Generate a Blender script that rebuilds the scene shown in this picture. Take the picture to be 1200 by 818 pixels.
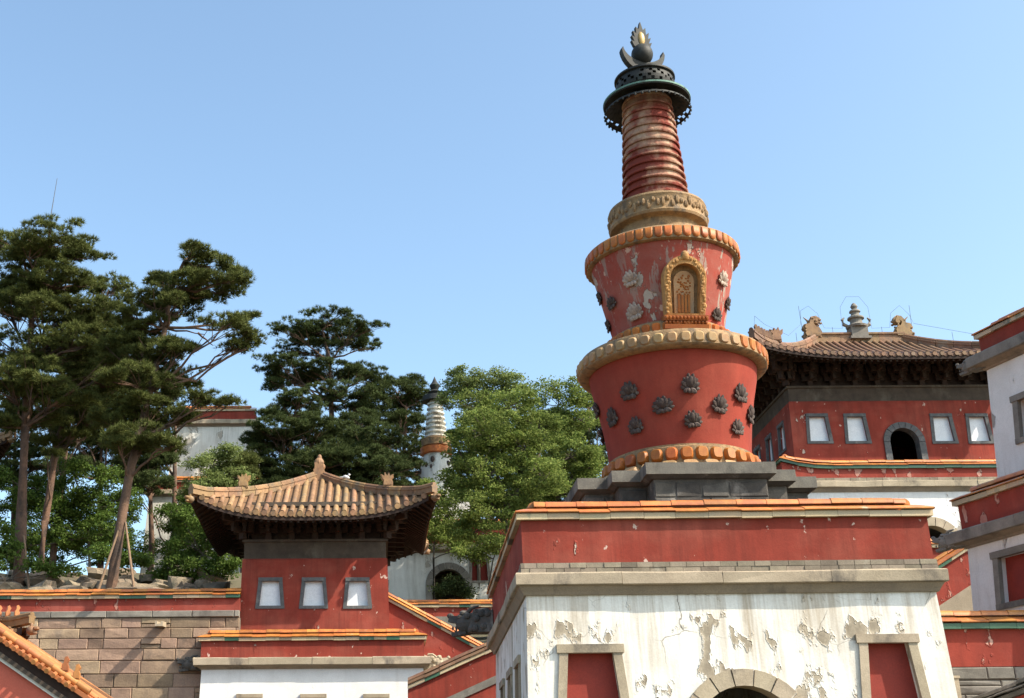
import bpy, bmesh, math, random
import numpy as np
from mathutils import Vector, Matrix
from mathutils.geometry import tessellate_polygon

# ------------------------------------------------------------------ camera, sky, sun, exposure
scene = bpy.context.scene
for o in list(bpy.data.objects): bpy.data.objects.remove(o)
C = scene.collection
PITCH = math.atan(561 / 1500.0); ROLL = math.radians(0.4); EYE = 1.6
cam_d = bpy.data.cameras.new('camera'); cam = bpy.data.objects.new('camera', cam_d); C.objects.link(cam)
cam_d.sensor_fit = 'HORIZONTAL'; cam_d.sensor_width = 36.0; cam_d.lens = 36.0 * 1500 / 1200
cam_d.shift_x = 160.0 / 1200; cam_d.shift_y = 0.0
cam_d.clip_start = 0.1; cam_d.clip_end = 3000
cam.matrix_world = Matrix.Translation((0, 0, EYE)) @ Matrix.Rotation(math.pi / 2 + PITCH, 4, 'X') @ Matrix.Rotation(-ROLL, 4, 'Z')
scene.camera = cam
SUN_AZ = math.radians(113); SUN_EL = math.radians(42.5)
world = bpy.data.worlds.new('World'); scene.world = world; world.use_nodes = True
wn = world.node_tree.nodes; bg = wn['Background']
sky = wn.new('ShaderNodeTexSky'); sky.sky_type = 'NISHITA'; sky.sun_disc = False
sky.sun_elevation = SUN_EL; sky.sun_rotation = SUN_AZ; sky.altitude = 400
sky.air_density = 1.0; sky.dust_density = 3.4; sky.ozone_density = 0.35
bg.inputs['Strength'].default_value = 0.15
tint = wn.new('ShaderNodeMix'); tint.data_type = 'RGBA'; tint.blend_type = 'MULTIPLY'; tint.inputs[0].default_value = 1.0; tint.inputs[7].default_value = (0.96, 1.06, 1.03, 1)   # white balance, the same all over the sky
world.node_tree.links.new(sky.outputs[0], tint.inputs[6]); world.node_tree.links.new(tint.outputs[2], bg.inputs['Color'])
sun_d = bpy.data.lights.new('sun', 'SUN'); sun_d.energy = 3.8; sun_d.angle = math.radians(0.5); sun_d.color = (1.0, 0.90, 0.75)
sun = bpy.data.objects.new('sun', sun_d); C.objects.link(sun)
SUNV = Vector((math.sin(SUN_AZ) * math.cos(SUN_EL), math.cos(SUN_AZ) * math.cos(SUN_EL), math.sin(SUN_EL)))
sun.rotation_euler = SUNV.to_track_quat('Z', 'Y').to_euler(); sun.location = (60, -40, 70)
scene.render.engine = 'CYCLES'
scene.view_settings.view_transform = 'Standard'; scene.view_settings.look = 'None'
scene.view_settings.exposure = 1.08; scene.view_settings.gamma = 1.0; scene.view_settings.use_curve_mapping = False

rnd = random.Random(7)
npr = np.random.default_rng(11)
PI = math.pi

def at(px, py, Y):
    """point of the place at distance Y that shows at photo pixel (px, py); used to survey positions"""
    x = (px - 440.0) / 1500; y = (409.0 - py) / 1500
    xr = x * math.cos(ROLL) + y * math.sin(ROLL); yr = -x * math.sin(ROLL) + y * math.cos(ROLL)
    dy = math.cos(PITCH) - yr * math.sin(PITCH); dz = math.sin(PITCH) + yr * math.cos(PITCH)
    return Vector((xr / dy * Y, Y, dz / dy * Y + EYE))

# ------------------------------------------------------------------ materials
class NT:
    def __init__(s, name):
        s.m = bpy.data.materials.new(name); s.m.use_nodes = True
        s.t = s.m.node_tree; s.n = s.t.nodes; s.b = s.n['Principled BSDF']
        s.tc = s.n.new('ShaderNodeTexCoord')
    def new(s, t): return s.n.new(t)
    def link(s, a, b): s.t.links.new(a, b)
    def noise(s, scale=(1, 1, 1), detail=4, rough=.55, off=0, src=None):
        mp = s.new('ShaderNodeMapping'); mp.inputs['Scale'].default_value = scale; mp.inputs['Location'].default_value = (off, off * .7, off * .3)
        s.link(src or s.tc.outputs['Object'], mp.inputs['Vector'])
        n = s.new('ShaderNodeTexNoise'); n.inputs['Scale'].default_value = 1; n.inputs['Detail'].default_value = detail; n.inputs['Roughness'].default_value = rough
        s.link(mp.outputs[0], n.inputs['Vector']); return n.outputs['Fac']
    def ramp(s, fac, a, b, lo=0.0, hi=1.0):
        r = s.new('ShaderNodeMapRange'); r.inputs['From Min'].default_value = a; r.inputs['From Max'].default_value = b
        r.inputs['To Min'].default_value = lo; r.inputs['To Max'].default_value = hi; r.clamp = True
        s.link(fac, r.inputs['Value']); return r.outputs[0]
    def mix(s, fac, a, b, mode='MIX'):
        m = s.new('ShaderNodeMix'); m.data_type = 'RGBA'; m.blend_type = mode
        for v, i in ((fac, 0), (a, 6), (b, 7)):
            if isinstance(v, (int, float)): m.inputs[i].default_value = v
            elif isinstance(v, tuple): m.inputs[i].default_value = (*v, 1)
            else: s.link(v, m.inputs[i])
        return m.outputs[2]
    def math(s, op, a, b):
        m = s.new('ShaderNodeMath'); m.operation = op
        for v, i in ((a, 0), (b, 1)):
            if isinstance(v, (int, float)): m.inputs[i].default_value = v
            else: s.link(v, m.inputs[i])
        return m.outputs[0]
    def hsv(s, col, val, sat=None, hue=None):
        h = s.new('ShaderNodeHueSaturation'); s.link(col, h.inputs['Color'])
        s.link(val, h.inputs['Value'])
        if sat is not None: s.link(sat, h.inputs['Saturation'])
        if hue is not None: s.link(hue, h.inputs['Hue'])
        return h.outputs[0]
    def bump(s, h, strength=.4, dist=.03):
        b = s.new('ShaderNodeBump'); b.inputs['Strength'].default_value = strength; b.inputs['Distance'].default_value = dist
        s.link(h, b.inputs['Height']); s.link(b.outputs[0], s.b.inputs['Normal'])
    def objrand(s): return s.new('ShaderNodeObjectInfo').outputs['Random']
    def done(s, col, rough=.85, spec=.3):
        if isinstance(col, tuple): s.b.inputs['Base Color'].default_value = (*col, 1)
        else: s.link(col, s.b.inputs['Base Color'])
        if isinstance(rough, (int, float)): s.b.inputs['Roughness'].default_value = rough
        else: s.link(rough, s.b.inputs['Roughness'])
        s.b.inputs['Specular IOR Level'].default_value = spec
        return s.m

MATS = {}
def M(name): return MATS[name]

def mk_mottle(name, a, b, dirt=None, scale=2.0, rough=.85, bump=.35, dist=.02, objvar=.0, spec=.3, dirt_lo=.55, dirt_hi=.7, fine=30):
    t = NT(name)
    n1 = t.noise((scale,) * 3, 6, .6)
    c = t.mix(t.ramp(n1, .35, .65), a, b)
    if dirt:
        n2 = t.noise((scale * .6, scale * .6, scale * .35), 8, .65, 13)
        c = t.mix(t.ramp(n2, dirt_lo, dirt_hi), c, dirt)
    nf = t.noise((fine,) * 3, 3, .6, 5)
    v = t.ramp(nf, .3, .7, .86, 1.12)
    if objvar:
        r = t.objrand(); v = t.math('MULTIPLY', v, t.ramp(r, 0, 1, 1 - objvar, 1 + objvar))
        hue = t.ramp(t.math('FRACT', t.math('MULTIPLY', r, 7.31), 0), 0, 1, .5 - objvar * .045, .5 + objvar * .045)
        c = t.hsv(c, v, None, hue)
    else: c = t.hsv(c, v)
    h = t.math('ADD', t.math('MULTIPLY', nf, .35), n1)
    t.bump(h, bump, dist)
    MATS[name] = t.done(c, rough, spec); return MATS[name]

def mk_plaster(name, base, stain, bare, peel=(.63, .66), streak=(.5, .75), streak_amt=.7, peel_scale=.55, rough=.9, under=None, below=None, chip=None, pdet=5, sfreq=(4.5, .28), fade=(0.0, (1, 1, 1), .06), parea=0.0, cracks=False, halo=.0):
    """painted plaster: rain streaks, peeled patches with a raised paint edge"""
    t = NT(name)
    big = t.noise((.35, .35, .25), 5, .6, 3)
    st = t.noise((sfreq[0], sfreq[0], sfreq[1]), 5, .6, 21); st2 = t.noise((14, 14, .5), 3, .6, 44)
    stm = t.ramp(t.math('ADD', t.math('MULTIPLY', st, .7), t.math('MULTIPLY', st2, .3)), streak[0], streak[1])
    area = t.ramp(big, .42, .62)
    if below:                       # rain runs off the ledge above and dries out further down
        sx = t.new('ShaderNodeSeparateXYZ'); t.link(t.tc.outputs['Object'], sx.inputs[0])
        zn = t.math('ADD', sx.outputs['Z'], t.math('MULTIPLY', t.math('SUBTRACT', t.noise((1.3, 1.3, .02), 3, .6, 17), .5), 6.5))
        hg = t.ramp(zn, below[0], below[1], 0.06, 1.0)
        stm = t.math('MULTIPLY', stm, hg)
    else: stm = t.math('MULTIPLY', stm, t.math('ADD', .35, t.math('MULTIPLY', area, .65)))
    fd = t.noise((.45, .45, .8), 5, .6, 61)
    b0 = t.hsv(t.mix(t.ramp(fd, .45, .72, 0, fade[0]), base, fade[1]), t.ramp(t.noise((1.1, 1.1, .5), 4, .55, 77), .3, .7, 1 - fade[2], 1 + fade[2] * .7))
    c = t.mix(t.math('MULTIPLY', stm, streak_amt), b0, stain)
    c = t.mix(t.ramp(t.noise((1.2,) * 3, 6, .65, 8), .4, .75, 0, .22), c, stain)
    pn = t.noise((peel_scale * 1.7, peel_scale * 1.7, peel_scale), pdet, .55, 33)
    pn = t.math('ADD', pn, t.math('MULTIPLY', t.math('SUBTRACT', t.noise((.22, .22, .3), 2, .5, 91), .5), parea))
    pm = t.ramp(pn, peel[0], peel[1])
    bc = t.mix(t.ramp(t.noise((3.2, 3.2, 1.6), 6, .65, 2), .35, .65), bare, under or bare)
    c = t.mix(t.math('MULTIPLY', t.ramp(pn, peel[0] - .075, peel[0], 0, 1), t.ramp(t.noise((4, 4, .8), 4, .6, 15), .35, .65, .1, halo)), c, stain)
    bc = t.mix(t.math('MULTIPLY', t.ramp(pn, peel[1] + .01, peel[1] + .05, 0, 1), .55), bc, under or bare)
    c = t.mix(pm, c, bc)
    edge = t.math('MULTIPLY', t.ramp(pn, peel[0] - .035, peel[0], 0, 1), t.math('SUBTRACT', 1, pm))
    if chip:
        cn = t.noise((3.2, 3.2, 2.2), 5, .6, 71); cm = t.ramp(cn, chip[0], chip[0] + .02)
        c = t.mix(cm, c, chip[1])
    crk = 0.0
    if cracks:
        wv = t.new('ShaderNodeMix'); wv.data_type = 'VECTOR'; wv.inputs[0].default_value = .22; t.link(t.tc.outputs['Object'], wv.inputs[4]); nz = t.new('ShaderNodeTexNoise'); nz.inputs['Scale'].default_value = 2.2; nz.inputs['Detail'].default_value = 5; t.link(t.tc.outputs['Object'], nz.inputs['Vector']); t.link(nz.outputs['Color'], wv.inputs[5])
        vo = t.new('ShaderNodeTexVoronoi'); vo.feature = 'DISTANCE_TO_EDGE'; vo.inputs['Scale'].default_value = 1.05; t.link(wv.outputs[1], vo.inputs['Vector'])
        crk = t.math('MULTIPLY', t.ramp(vo.outputs['Distance'], .004, .011, 1, 0), t.ramp(t.noise((.5,) * 3, 3, .5, 27), .50, .60, 0, .75))
        c = t.mix(crk, c, (.16, .13, .10))
    fine = t.noise((22,) * 3, 4, .6, 9)
    c = t.hsv(c, t.ramp(fine, .3, .7, .93, 1.06))
    h = t.math('SUBTRACT', t.math('ADD', t.math('MULTIPLY', fine, .10), t.math('MULTIPLY', edge, .45)), t.math('MULTIPLY', pm, 1.0))
    h = t.math('ADD', h, t.math('MULTIPLY', t.noise((.9,) * 3, 3, .5, 50), .8))
    t.bump(h, .8, .045)
    MATS[name] = t.done(c, rough, .2); return MATS[name]

def mk_leaf(name, a, b, transl=.35):
    t = NT(name)
    g = t.new('ShaderNodeNewGeometry')
    c = t.mix(g.outputs['Random Per Island'], a, b)
    c = t.hsv(c, t.ramp(t.noise((.55,) * 3, 3, .5), .3, .7, .75, 1.3))
    t.done(c, .7, .1)
    tr = t.new('ShaderNodeBsdfTranslucent'); t.link(c, tr.inputs['Color'])
    mx = t.new('ShaderNodeMixShader'); mx.inputs[0].default_value = transl
    t.link(t.b.outputs[0], mx.inputs[1]); t.link(tr.outputs[0], mx.inputs[2])
    t.link(mx.outputs[0], t.n['Material Output'].inputs['Surface'])
    MATS[name] = t.m

mk_plaster('white_plaster', (.81, .79, .74), (.36, .28, .19), (.55, .47, .36), (.655, .671), (.44, .66), .78, 1.25, under=(.24, .20, .15), below=(3.0, 6.4), pdet=4.5, sfreq=(2.6, .20), fade=(.40, (.66, .60, .50), .05), parea=.40, cracks=True, halo=.5)
mk_plaster('white_plaster_clean', (.80, .79, .76), (.45, .40, .33), (.5, .45, .38), (.74, .76), (.55, .8), .45)
mk_plaster('white_plaster_peeled_shade', (.74, .73, .71), (.38, .34, .29), (.40, .36, .32), (.64, .66), (.5, .72), .6, .7, under=(.3, .27, .24))  # peeled patches; base colour also greyed slightly to suit a wall in shade
mk_plaster('old_white_plaster', (.66, .65, .60), (.28, .25, .20), (.36, .33, .28), (.6, .64), (.45, .7), .8, .5)
mk_plaster('red_paint', (.26, .044, .029), (.13, .030, .022), (.50, .40, .33), (.70, .715), (.45, .7), .75, .8, fade=(.5, (.35, .115, .08), .24), chip=(.672, (.55, .40, .33)))
mk_plaster('red_paint_peeling', (.285, .050, .034), (.20, .043, .034), (.50, .32, .26), (.60, .62), (.45, .7), .5, 1.1, under=(.45, .18, .13), fade=(.5, (.36, .13, .10), .24))
mk_plaster('red_drum_clean', (.26, .042, .027), (.20, .034, .024), (.4, .2, .15), (.78, .8), (.42, .68), .7, .8, fade=(.4, (.32, .085, .055), .2))
mk_plaster('red_drum_worn', (.29, .050, .034), (.29, .26, .22), (.50, .38, .31), (.60, .615), (.545, .575), .95, .9, under=(.33, .29, .25), chip=(.64, (.50, .32, .25)), sfreq=(2.3, .15), fade=(.4, (.38, .16, .12), .12))
mk_plaster('coral_wall', (.50, .125, .085), (.36, .08, .055), (.5, .25, .2), (.76, .78), (.5, .75), .4)
mk_plaster('spire_paint', (.20, .042, .030), (.15, .04, .03), (.44, .29, .20), (.44, .60), (.45, .7), .5, .45, under=(.52, .40, .28), pdet=6)
mk_mottle('orange_glaze', (.56, .205, .045), (.33, .11, .03), (.48, .34, .21), 2.2, .42, .25, .012, .22, .5, .63, .70)
mk_mottle('aged_orange', (.42, .17, .055), (.30, .115, .038), (.42, .30, .2), 1.6, .5, .25, .012, .22, .4, .6, .68)
mk_mottle('drip_glaze', (.40, .33, .22), (.48, .36, .22), (.13, .16, .11), 1.3, .5, .3, .012, .25, .3, .58, .66)
mk_mottle('green_glaze', (.035, .09, .05), (.05, .13, .075), (.3, .25, .17), 1.8, .4, .3, .012, .2, .5, .62, .7)
mk_mottle('old_tile', (.285, .165, .078), (.19, .105, .05), (.15, .105, .07), 3.0, .65, .45, .02, .28, .4, .50, .66)
mk_mottle('old_pan', (.20, .11, .055), (.14, .08, .04), (.12, .09, .06), 2.0, .7, .3, .015, 0, .3)
mk_mottle('red_tile', (.215, .115, .06), (.15, .078, .043), (.20, .15, .105), 2.2, .6, .35, .015, .2, .4, .55, .7)
mk_mottle('petal_orange', (.43, .145, .028), (.32, .09, .02), (.36, .24, .14), 2.5, .5, .3, .012, .22, .3, .64, .72)
mk_mottle('petal_tan', (.40, .255, .12), (.31, .175, .075), (.26, .20, .13), 2.5, .6, .35, .012, .16, .4, .55, .66)
mk_mottle('carved_tan', (.33, .21, .105), (.22, .135, .068), (.14, .10, .065), 5.0, .75, .8, .05, 0, .3, .5, .65)
mk_mottle('carved_ochre', (.47, .25, .085), (.34, .165, .055), (.18, .11, .06), 5.0, .7, .6, .04, 0, .3, .55, .7)
mk_mottle('grey_stone', (.235, .215, .185), (.16, .145, .125), (.10, .09, .078), 1.7, .9, .5, .025, .14)
mk_mottle('tan_stone', (.42, .345, .25), (.32, .26, .185), (.13, .11, .09), 1.2, .9, .5, .03, .10, .3, .54, .68)
mk_mottle('tan_moulding', (.29, .23, .165), (.22, .175, .13), (.11, .09, .07), 1.4, .9, .5, .025, .08)
mk_mottle('grey_brick', (.27, .225, .17), (.20, .165, .125), (.33, .29, .23), 3.0, .92, .5, .015, .25, .3, .6, .7)
mk_mottle('dark_stone', (.115, .104, .09), (.06, .055, .05), (.27, .25, .22), 2.0, .9, .7, .03, .25, .3, .55, .68)
mk_mottle('weathered_slab', (.19, .175, .145), (.125, .115, .10), (.06, .056, .05), 1.8, .9, .6, .03, .1, .3, .5, .64)
mk_mottle('block_stone', (.33, .23, .155), (.23, .16, .115), (.16, .125, .10), 1.3, .92, .9, .05, .30, .3, .56, .70, 16)
mk_mottle('mortar', (.20, .155, .12), (.14, .11, .088), None, 2, .95, .3, .01)
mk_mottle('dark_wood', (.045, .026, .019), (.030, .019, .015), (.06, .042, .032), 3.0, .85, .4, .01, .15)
mk_mottle('beam_wood', (.095, .072, .055), (.062, .048, .038), (.13, .11, .085), 2.0, .9, .4, .012, .1)
mk_mottle('bronze_dark', (.020, .021, .021), (.032, .031, .028), (.04, .05, .045), 5.0, .6, .3, .01, 0, .25)
mk_mottle('verdigris', (.15, .27, .22), (.09, .17, .14), (.05, .06, .055), 4.0, .7, .4, .01)
mk_mottle('gilt', (.55, .36, .12), (.35, .22, .07), (.06, .05, .04), 6.0, .4, .3, .01, 0, .5, .58, .66)
mk_mottle('lotus_bronze', (.070, .048, .042), (.048, .035, .032), (.17, .14, .12), 6.0, .75, .4, .01, .15, .2)
mk_mottle('lotus_plaster', (.42, .33, .27), (.30, .22, .18), (.14, .11, .10), 6.0, .85, .4, .01, .1, .3)
mk_mottle('window_board', (.80, .82, .84), (.72, .75, .78), None, 3.0, .6, .1, .004, .04)
mk_mottle('slate_frame', (.125, .125, .125), (.085, .087, .09), (.2, .19, .18), 4.0, .85, .4, .01, .08)
mk_mottle('bark', (.165, .098, .066), (.10, .066, .050), (.055, .042, .036), 1.6, .95, 1.0, .06, .1, .2, .5, .62, 9)
mk_mottle('grey_bark', (.13, .11, .085), (.085, .07, .058), None, 3.0, .95, .8, .03, .1)
mk_mottle('prop_wood', (.25, .16, .10), (.18, .12, .08), None, 3.0, .9, .3, .01, .1)
mk_mottle('rock', (.28, .215, .15), (.19, .15, .11), (.085, .085, .06), 1.0, .95, .8, .08, .2)
mk_mottle('earth', (.13, .105, .07), (.09, .085, .05), (.06, .075, .03), .6, .95, .6, .06)
mk_mottle('paving', (.30, .28, .25), (.24, .225, .2), (.17, .16, .14), .5, .9, .3, .02)
mk_mottle('white_trim', (.72, .70, .64), (.6, .57, .5), None, 3.0, .8, .2, .01)
mk_mottle('steel', (.08, .08, .085), (.06, .06, .065), None, 5.0, .5, .1, .003)
mk_mottle('pigeon', (.62, .62, .63), (.5, .5, .52), None, 9.0, .8, .1, .003)
mk_mottle('gate_red', (.27, .035, .022), (.22, .03, .02), None, 2.0, .7, .2, .008)
mk_leaf('pine_needles', (.058, .076, .020), (.120, .132, .040), .22)
mk_leaf('dark_needles', (.040, .060, .020), (.082, .102, .034), .2)
mk_leaf('locust_leaves', (.085, .135, .028), (.24, .28, .075), .42)
mk_leaf('pale_leaves', (.145, .19, .06), (.225, .27, .095), .42)
mk_leaf('shrub_leaves', (.06, .11, .020), (.12, .17, .038), .38)

# ------------------------------------------------------------------ mesh helpers
class MB:
    def __init__(s, warp=None): s.v = []; s.f = []; s.warp = warp
    def add(s, vs, fs):
        k = len(s.v); s.v += [tuple(p) for p in vs]; s.f += [tuple(i + k for i in f) for f in fs]; return s
    def poly(s, pts): return s.add(pts, [tuple(range(len(pts)))])
    def hexa(s, p):     # 4 lower/front + 4 upper/back corners in the same order
        return s.add(p, [(3, 2, 1, 0), (4, 5, 6, 7), (0, 1, 5, 4), (1, 2, 6, 5), (2, 3, 7, 6), (3, 0, 4, 7)])
    def box(s, x0, y0, z0, x1, y1, z1):
        return s.hexa([(x0, y0, z0), (x1, y0, z0), (x1, y1, z0), (x0, y1, z0), (x0, y0, z1), (x1, y0, z1), (x1, y1, z1), (x0, y1, z1)])
    def tube(s, path, rad, n=8, cap=True):
        path = [Vector(p) for p in path]; m = len(path)
        if isinstance(rad, (int, float)): rad = [rad] * m
        vs = []; fs = []
        for i, p in enumerate(path):
            t = (path[min(i + 1, m - 1)] - path[max(i - 1, 0)]).normalized()
            a = t.cross(Vector((0, 0, 1)));
            if a.length < .05: a = t.cross(Vector((0, 1, 0)))
            a.normalize(); b = t.cross(a)
            for k in range(n):
                w = 2 * PI * k / n; vs.append(p + (a * math.cos(w) + b * math.sin(w)) * rad[i])
        for i in range(m - 1):
            for k in range(n):
                k2 = (k + 1) % n; fs.append((i * n + k, i * n + k2, (i + 1) * n + k2, (i + 1) * n + k))
        if cap: fs.append(tuple(range(n))[::-1]); fs.append(tuple((m - 1) * n + k for k in range(n)))
        return s.add(vs, fs)
    def lathe(s, prof, n=32, cx=0, cy=0, caps=True):
        vs = []; fs = []; m = len(prof)
        for r, z in prof:
            for k in range(n):
                w = 2 * PI * k / n; vs.append((cx + r * math.cos(w), cy + r * math.sin(w), z))
        for i in range(m - 1):
            for k in range(n):
                k2 = (k + 1) % n; fs.append((i * n + k, i * n + k2, (i + 1) * n + k2, (i + 1) * n + k))
        if caps and prof[0][0] > 1e-4: fs.append(tuple(range(n))[::-1])
        if caps and prof[-1][0] > 1e-4: fs.append(tuple((m - 1) * n + k for k in range(n)))
        return s.add(vs, fs)
    def blob(s, c, rx, ry, rz, nu=10, nv=6, mat=None):
        vs = []; fs = []; c = Vector(c)
        for j in range(nv + 1):
            th = PI * j / nv
            for k in range(nu):
                w = 2 * PI * k / nu; p = Vector((rx * math.sin(th) * math.cos(w), ry * math.sin(th) * math.sin(w), rz * math.cos(th)))
                if mat is not None: p = mat @ p
                vs.append(c + p)
        for j in range(nv):
            for k in range(nu):
                k2 = (k + 1) % nu; fs.append((j * nu + k, (j + 1) * nu + k, (j + 1) * nu + k2, j * nu + k2))
        return s.add(vs, fs)
    def prism(s, pts, f0, f1):     # 2D outline mapped by f0 (front) and f1 (back)
        n = len(pts); tri = tessellate_polygon([[Vector((a, b, 0)) for a, b in pts]])
        vs = [f0(a, b) for a, b in pts] + [f1(a, b) for a, b in pts]
        fs = [tuple(t) for t in tri] + [tuple(i + n for i in t[::-1]) for t in tri]
        fs += [(i, (i + 1) % n, (i + 1) % n + n, i + n) for i in range(n)]
        return s.add(vs, fs)
    def ring(s, w, d, prof, sub=1):   # closed profile (offset, z) swept round a rectangle, mitred
        m = len(prof); vs = []; fs = []
        loop = []
        cs = [(-1, -1), (1, -1), (1, 1), (-1, 1)]
        for a in range(4):
            for k in range(sub): loop.append((cs[a], cs[(a + 1) % 4], k / sub))
        for o, z in prof:
            for c0, c1, t in loop:
                x0, y0 = c0[0] * (w / 2 + o), c0[1] * (d / 2 + o); x1, y1 = c1[0] * (w / 2 + o), c1[1] * (d / 2 + o)
                vs.append((x0 + (x1 - x0) * t, y0 + (y1 - y0) * t, z))
        L = len(loop)
        for i in range(m):
            j = (i + 1) % m
            for k in range(L):
                k2 = (k + 1) % L; fs.append((i * L + k, i * L + k2, j * L + k2, j * L + k))
        return s.add(vs, fs)
    def mesh(s, name, mat, smooth=False):
        v = s.v
        if s.warp: v = [s.warp(*p) for p in v]
        me = bpy.data.meshes.new(name); me.from_pydata(v, [], s.f)
        bm = bmesh.new(); bm.from_mesh(me); bmesh.ops.recalc_face_normals(bm, faces=bm.faces); bm.to_mesh(me); bm.free()
        me.materials.append(M(mat))
        if smooth:
            me.polygons.foreach_set('use_smooth', [True] * len(me.polygons)); me.set_sharp_from_angle(angle=math.radians(40))
        return me
    def build(s, name, mat, parent=None, smooth=False):
        return piece(name, s.mesh(name, mat, smooth), parent)

def piece(name, me, parent=None, mtx=None):
    o = bpy.data.objects.new(name, me); C.objects.link(o)
    if parent is not None: o.parent = parent
    if mtx is not None: o.matrix_local = mtx
    return o
def tag(o, label, cat, group=None, kind=None):
    o['label'] = label; o['category'] = cat
    if group: o['group'] = group
    if kind: o['kind'] = kind
    return o
def thing(name, label, cat, loc=(0, 0, 0), rotz=0, group=None):
    o = bpy.data.objects.new(name, None); C.objects.link(o); o.empty_display_size = .3
    o.location = loc; o.rotation_euler = (0, 0, rotz)
    return tag(o, label, cat, group)
def fast_mesh(name, V, Fq, mat):
    """V (n,3) array, Fq (m,k) array of equal-size faces"""
    me = bpy.data.meshes.new(name); m, k = Fq.shape
    me.vertices.add(len(V)); me.vertices.foreach_set('co', V.astype(np.float32).ravel())
    me.loops.add(m * k); me.loops.foreach_set('vertex_index', Fq.astype(np.int32).ravel())
    me.polygons.add(m); me.polygons.foreach_set('loop_start', np.arange(0, m * k, k, dtype=np.int32))
    me.polygons.foreach_set('loop_total', np.full(m, k, dtype=np.int32))
    me.update(calc_edges=True); me.materials.append(M(mat)); return me
def j(a): return rnd.uniform(-a, a)
# ------------------------------------------------------------------ building kit
def side_fn(w, d, side, ctr=(0, 0)):
    cx, cy = ctr
    if side == 'F': return (lambda u, o, z: (cx + u, cy - d / 2 - o, z)), w / 2
    if side == 'B': return (lambda u, o, z: (cx - u, cy + d / 2 + o, z)), w / 2
    if side == 'R': return (lambda u, o, z: (cx + d * 0 + w / 2 + o, cy + u, z)), d / 2
    return (lambda u, o, z: (cx - w / 2 - o, cy - u, z)), d / 2

def hx(mb, S, a0, b0, o0, z0, a1, b1, o1, z1, zb0=None, zb1=None):
    """prism between section (o0: outer, z0..z1) and (o1: inner)"""
    return mb.hexa([S(a0, o0, z0), S(b0, o0, z0), S(b1, o1, zb0 if zb0 is not None else z0), S(a1, o1, zb0 if zb0 is not None else z0),
                    S(a0, o0, z1), S(b0, o0, z1), S(b1, o1, zb1 if zb1 is not None else z1), S(a1, o1, zb1 if zb1 is not None else z1)])

def cap_run(parent, S, u0, u1, m0, m1, zf, t=.7, seg=.8, sc=1.0, off0=.05, tile='orange_glaze', drip='drip_glaze', inner=True, jit=.014):
    e = off0 + .15 * sc; c = off0 - t / 2; i_ = off0 - t - .12 * sc
    lo = lambda o: u0 - m0 * o
    hi = lambda o: u1 + m1 * o
    A, B = lo(e), hi(e); n = max(1, round((B - A) / seg)); bs = [A + (B - A) * k / n for k in range(n + 1)]
    for k in range(1, n): bs[k] += j(.04)
    g = .004
    for k in range(n):
        a, b = bs[k] + g, bs[k + 1] - g
        dz = j(jit)
        ca = lambda u, o: min(max(u, lo(o)), hi(o))
        if ca(b, e) - ca(a, e) < .02: continue
        za, zb = zf(a) + dz, zf(b) + dz
        # drip course
        q = [S(ca(a, e - .03), e - .03, za), S(ca(b, e - .03), e - .03, zb), S(ca(b, off0 - .1), off0 - .1, zb), S(ca(a, off0 - .1), off0 - .1, za)]
        h = .15 * sc
        MB().hexa(q + [(p[0], p[1], p[2] + h) for p in q]).build('drip_tile', 'green_glaze' if drip == 'drip_glaze' and rnd.random() < .18 else drip, parent)
        # sloping tile with a rounded nose
        dz2 = j(jit * 1.5); z1, z2, z3, z4 = .153 * sc, .21 * sc, .31 * sc, .37 * sc
        o2 = c + .07 * sc
        mb = MB(); P = lambda u, o, z: S(ca(u, o), o, zf(u) + z + dz2)
        sec = [(e + .02, z1 + .01), (e + .03, z1 + .035), (e + .01, z2), ((e + o2) / 2, (z2 + z4) / 2 + .015), (o2, z4), (o2, z3)]
        ns = len(sec); vs = [P(a, o, z) for o, z in sec] + [P(b, o, z) for o, z in sec]
        fs = [tuple(range(ns)), tuple(range(ns, 2 * ns))[::-1]] + [(q_, (q_ + 1) % ns, (q_ + 1) % ns + ns, q_ + ns) for q_ in range(ns)]
        mb.add(vs, fs).build('cap_tile', tile, parent)
        # half-round ridge tile
        a2, b2 = ca(a, c), ca(b, c)
        if b2 - a2 > .05:
            mb = MB(); vs = []; r = .16 * sc; dz3 = j(jit)
            for u, rr in ((a2, r), (b2, r * .93)):
                for q_ in range(8):
                    w = PI * q_ / 7; vs.append(S(u, c + rr * math.cos(w), zf(u) + .41 * sc + dz3 + rr * math.sin(w)))
            fs = [(q_, q_ + 1, q_ + 9, q_ + 8) for q_ in range(7)] + [tuple(range(8)), tuple(range(8, 16))[::-1], (0, 8, 15, 7)]
            mb.add(vs, fs).build('ridge_tile', tile, parent, True)
    if inner:
        N = 8; mb = MB()
        for k in range(N):
            a, b = lo(e) + (hi(e) - lo(e)) * k / N, lo(e) + (hi(e) - lo(e)) * (k + 1) / N
            cl = lambda u, o: min(max(u, u0 + (m0 * -o)), u1 + m1 * o)
            mb.poly([S(cl(a, c), c, zf(a) + .40 * sc), S(cl(b, c), c, zf(b) + .40 * sc), S(cl(b, i_), i_, zf(b) + .12 * sc), S(cl(a, i_), i_, zf(a) + .12 * sc)])
            mb.poly([S(cl(a, off0 - .1), off0 - .1, zf(a) + .01), S(cl(b, off0 - .1), off0 - .1, zf(b) + .01), S(cl(b, i_), i_, zf(b) + .11 * sc), S(cl(a, i_), i_, zf(a) + .11 * sc)])
        mb.build('inner_slope', tile, parent)

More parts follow.
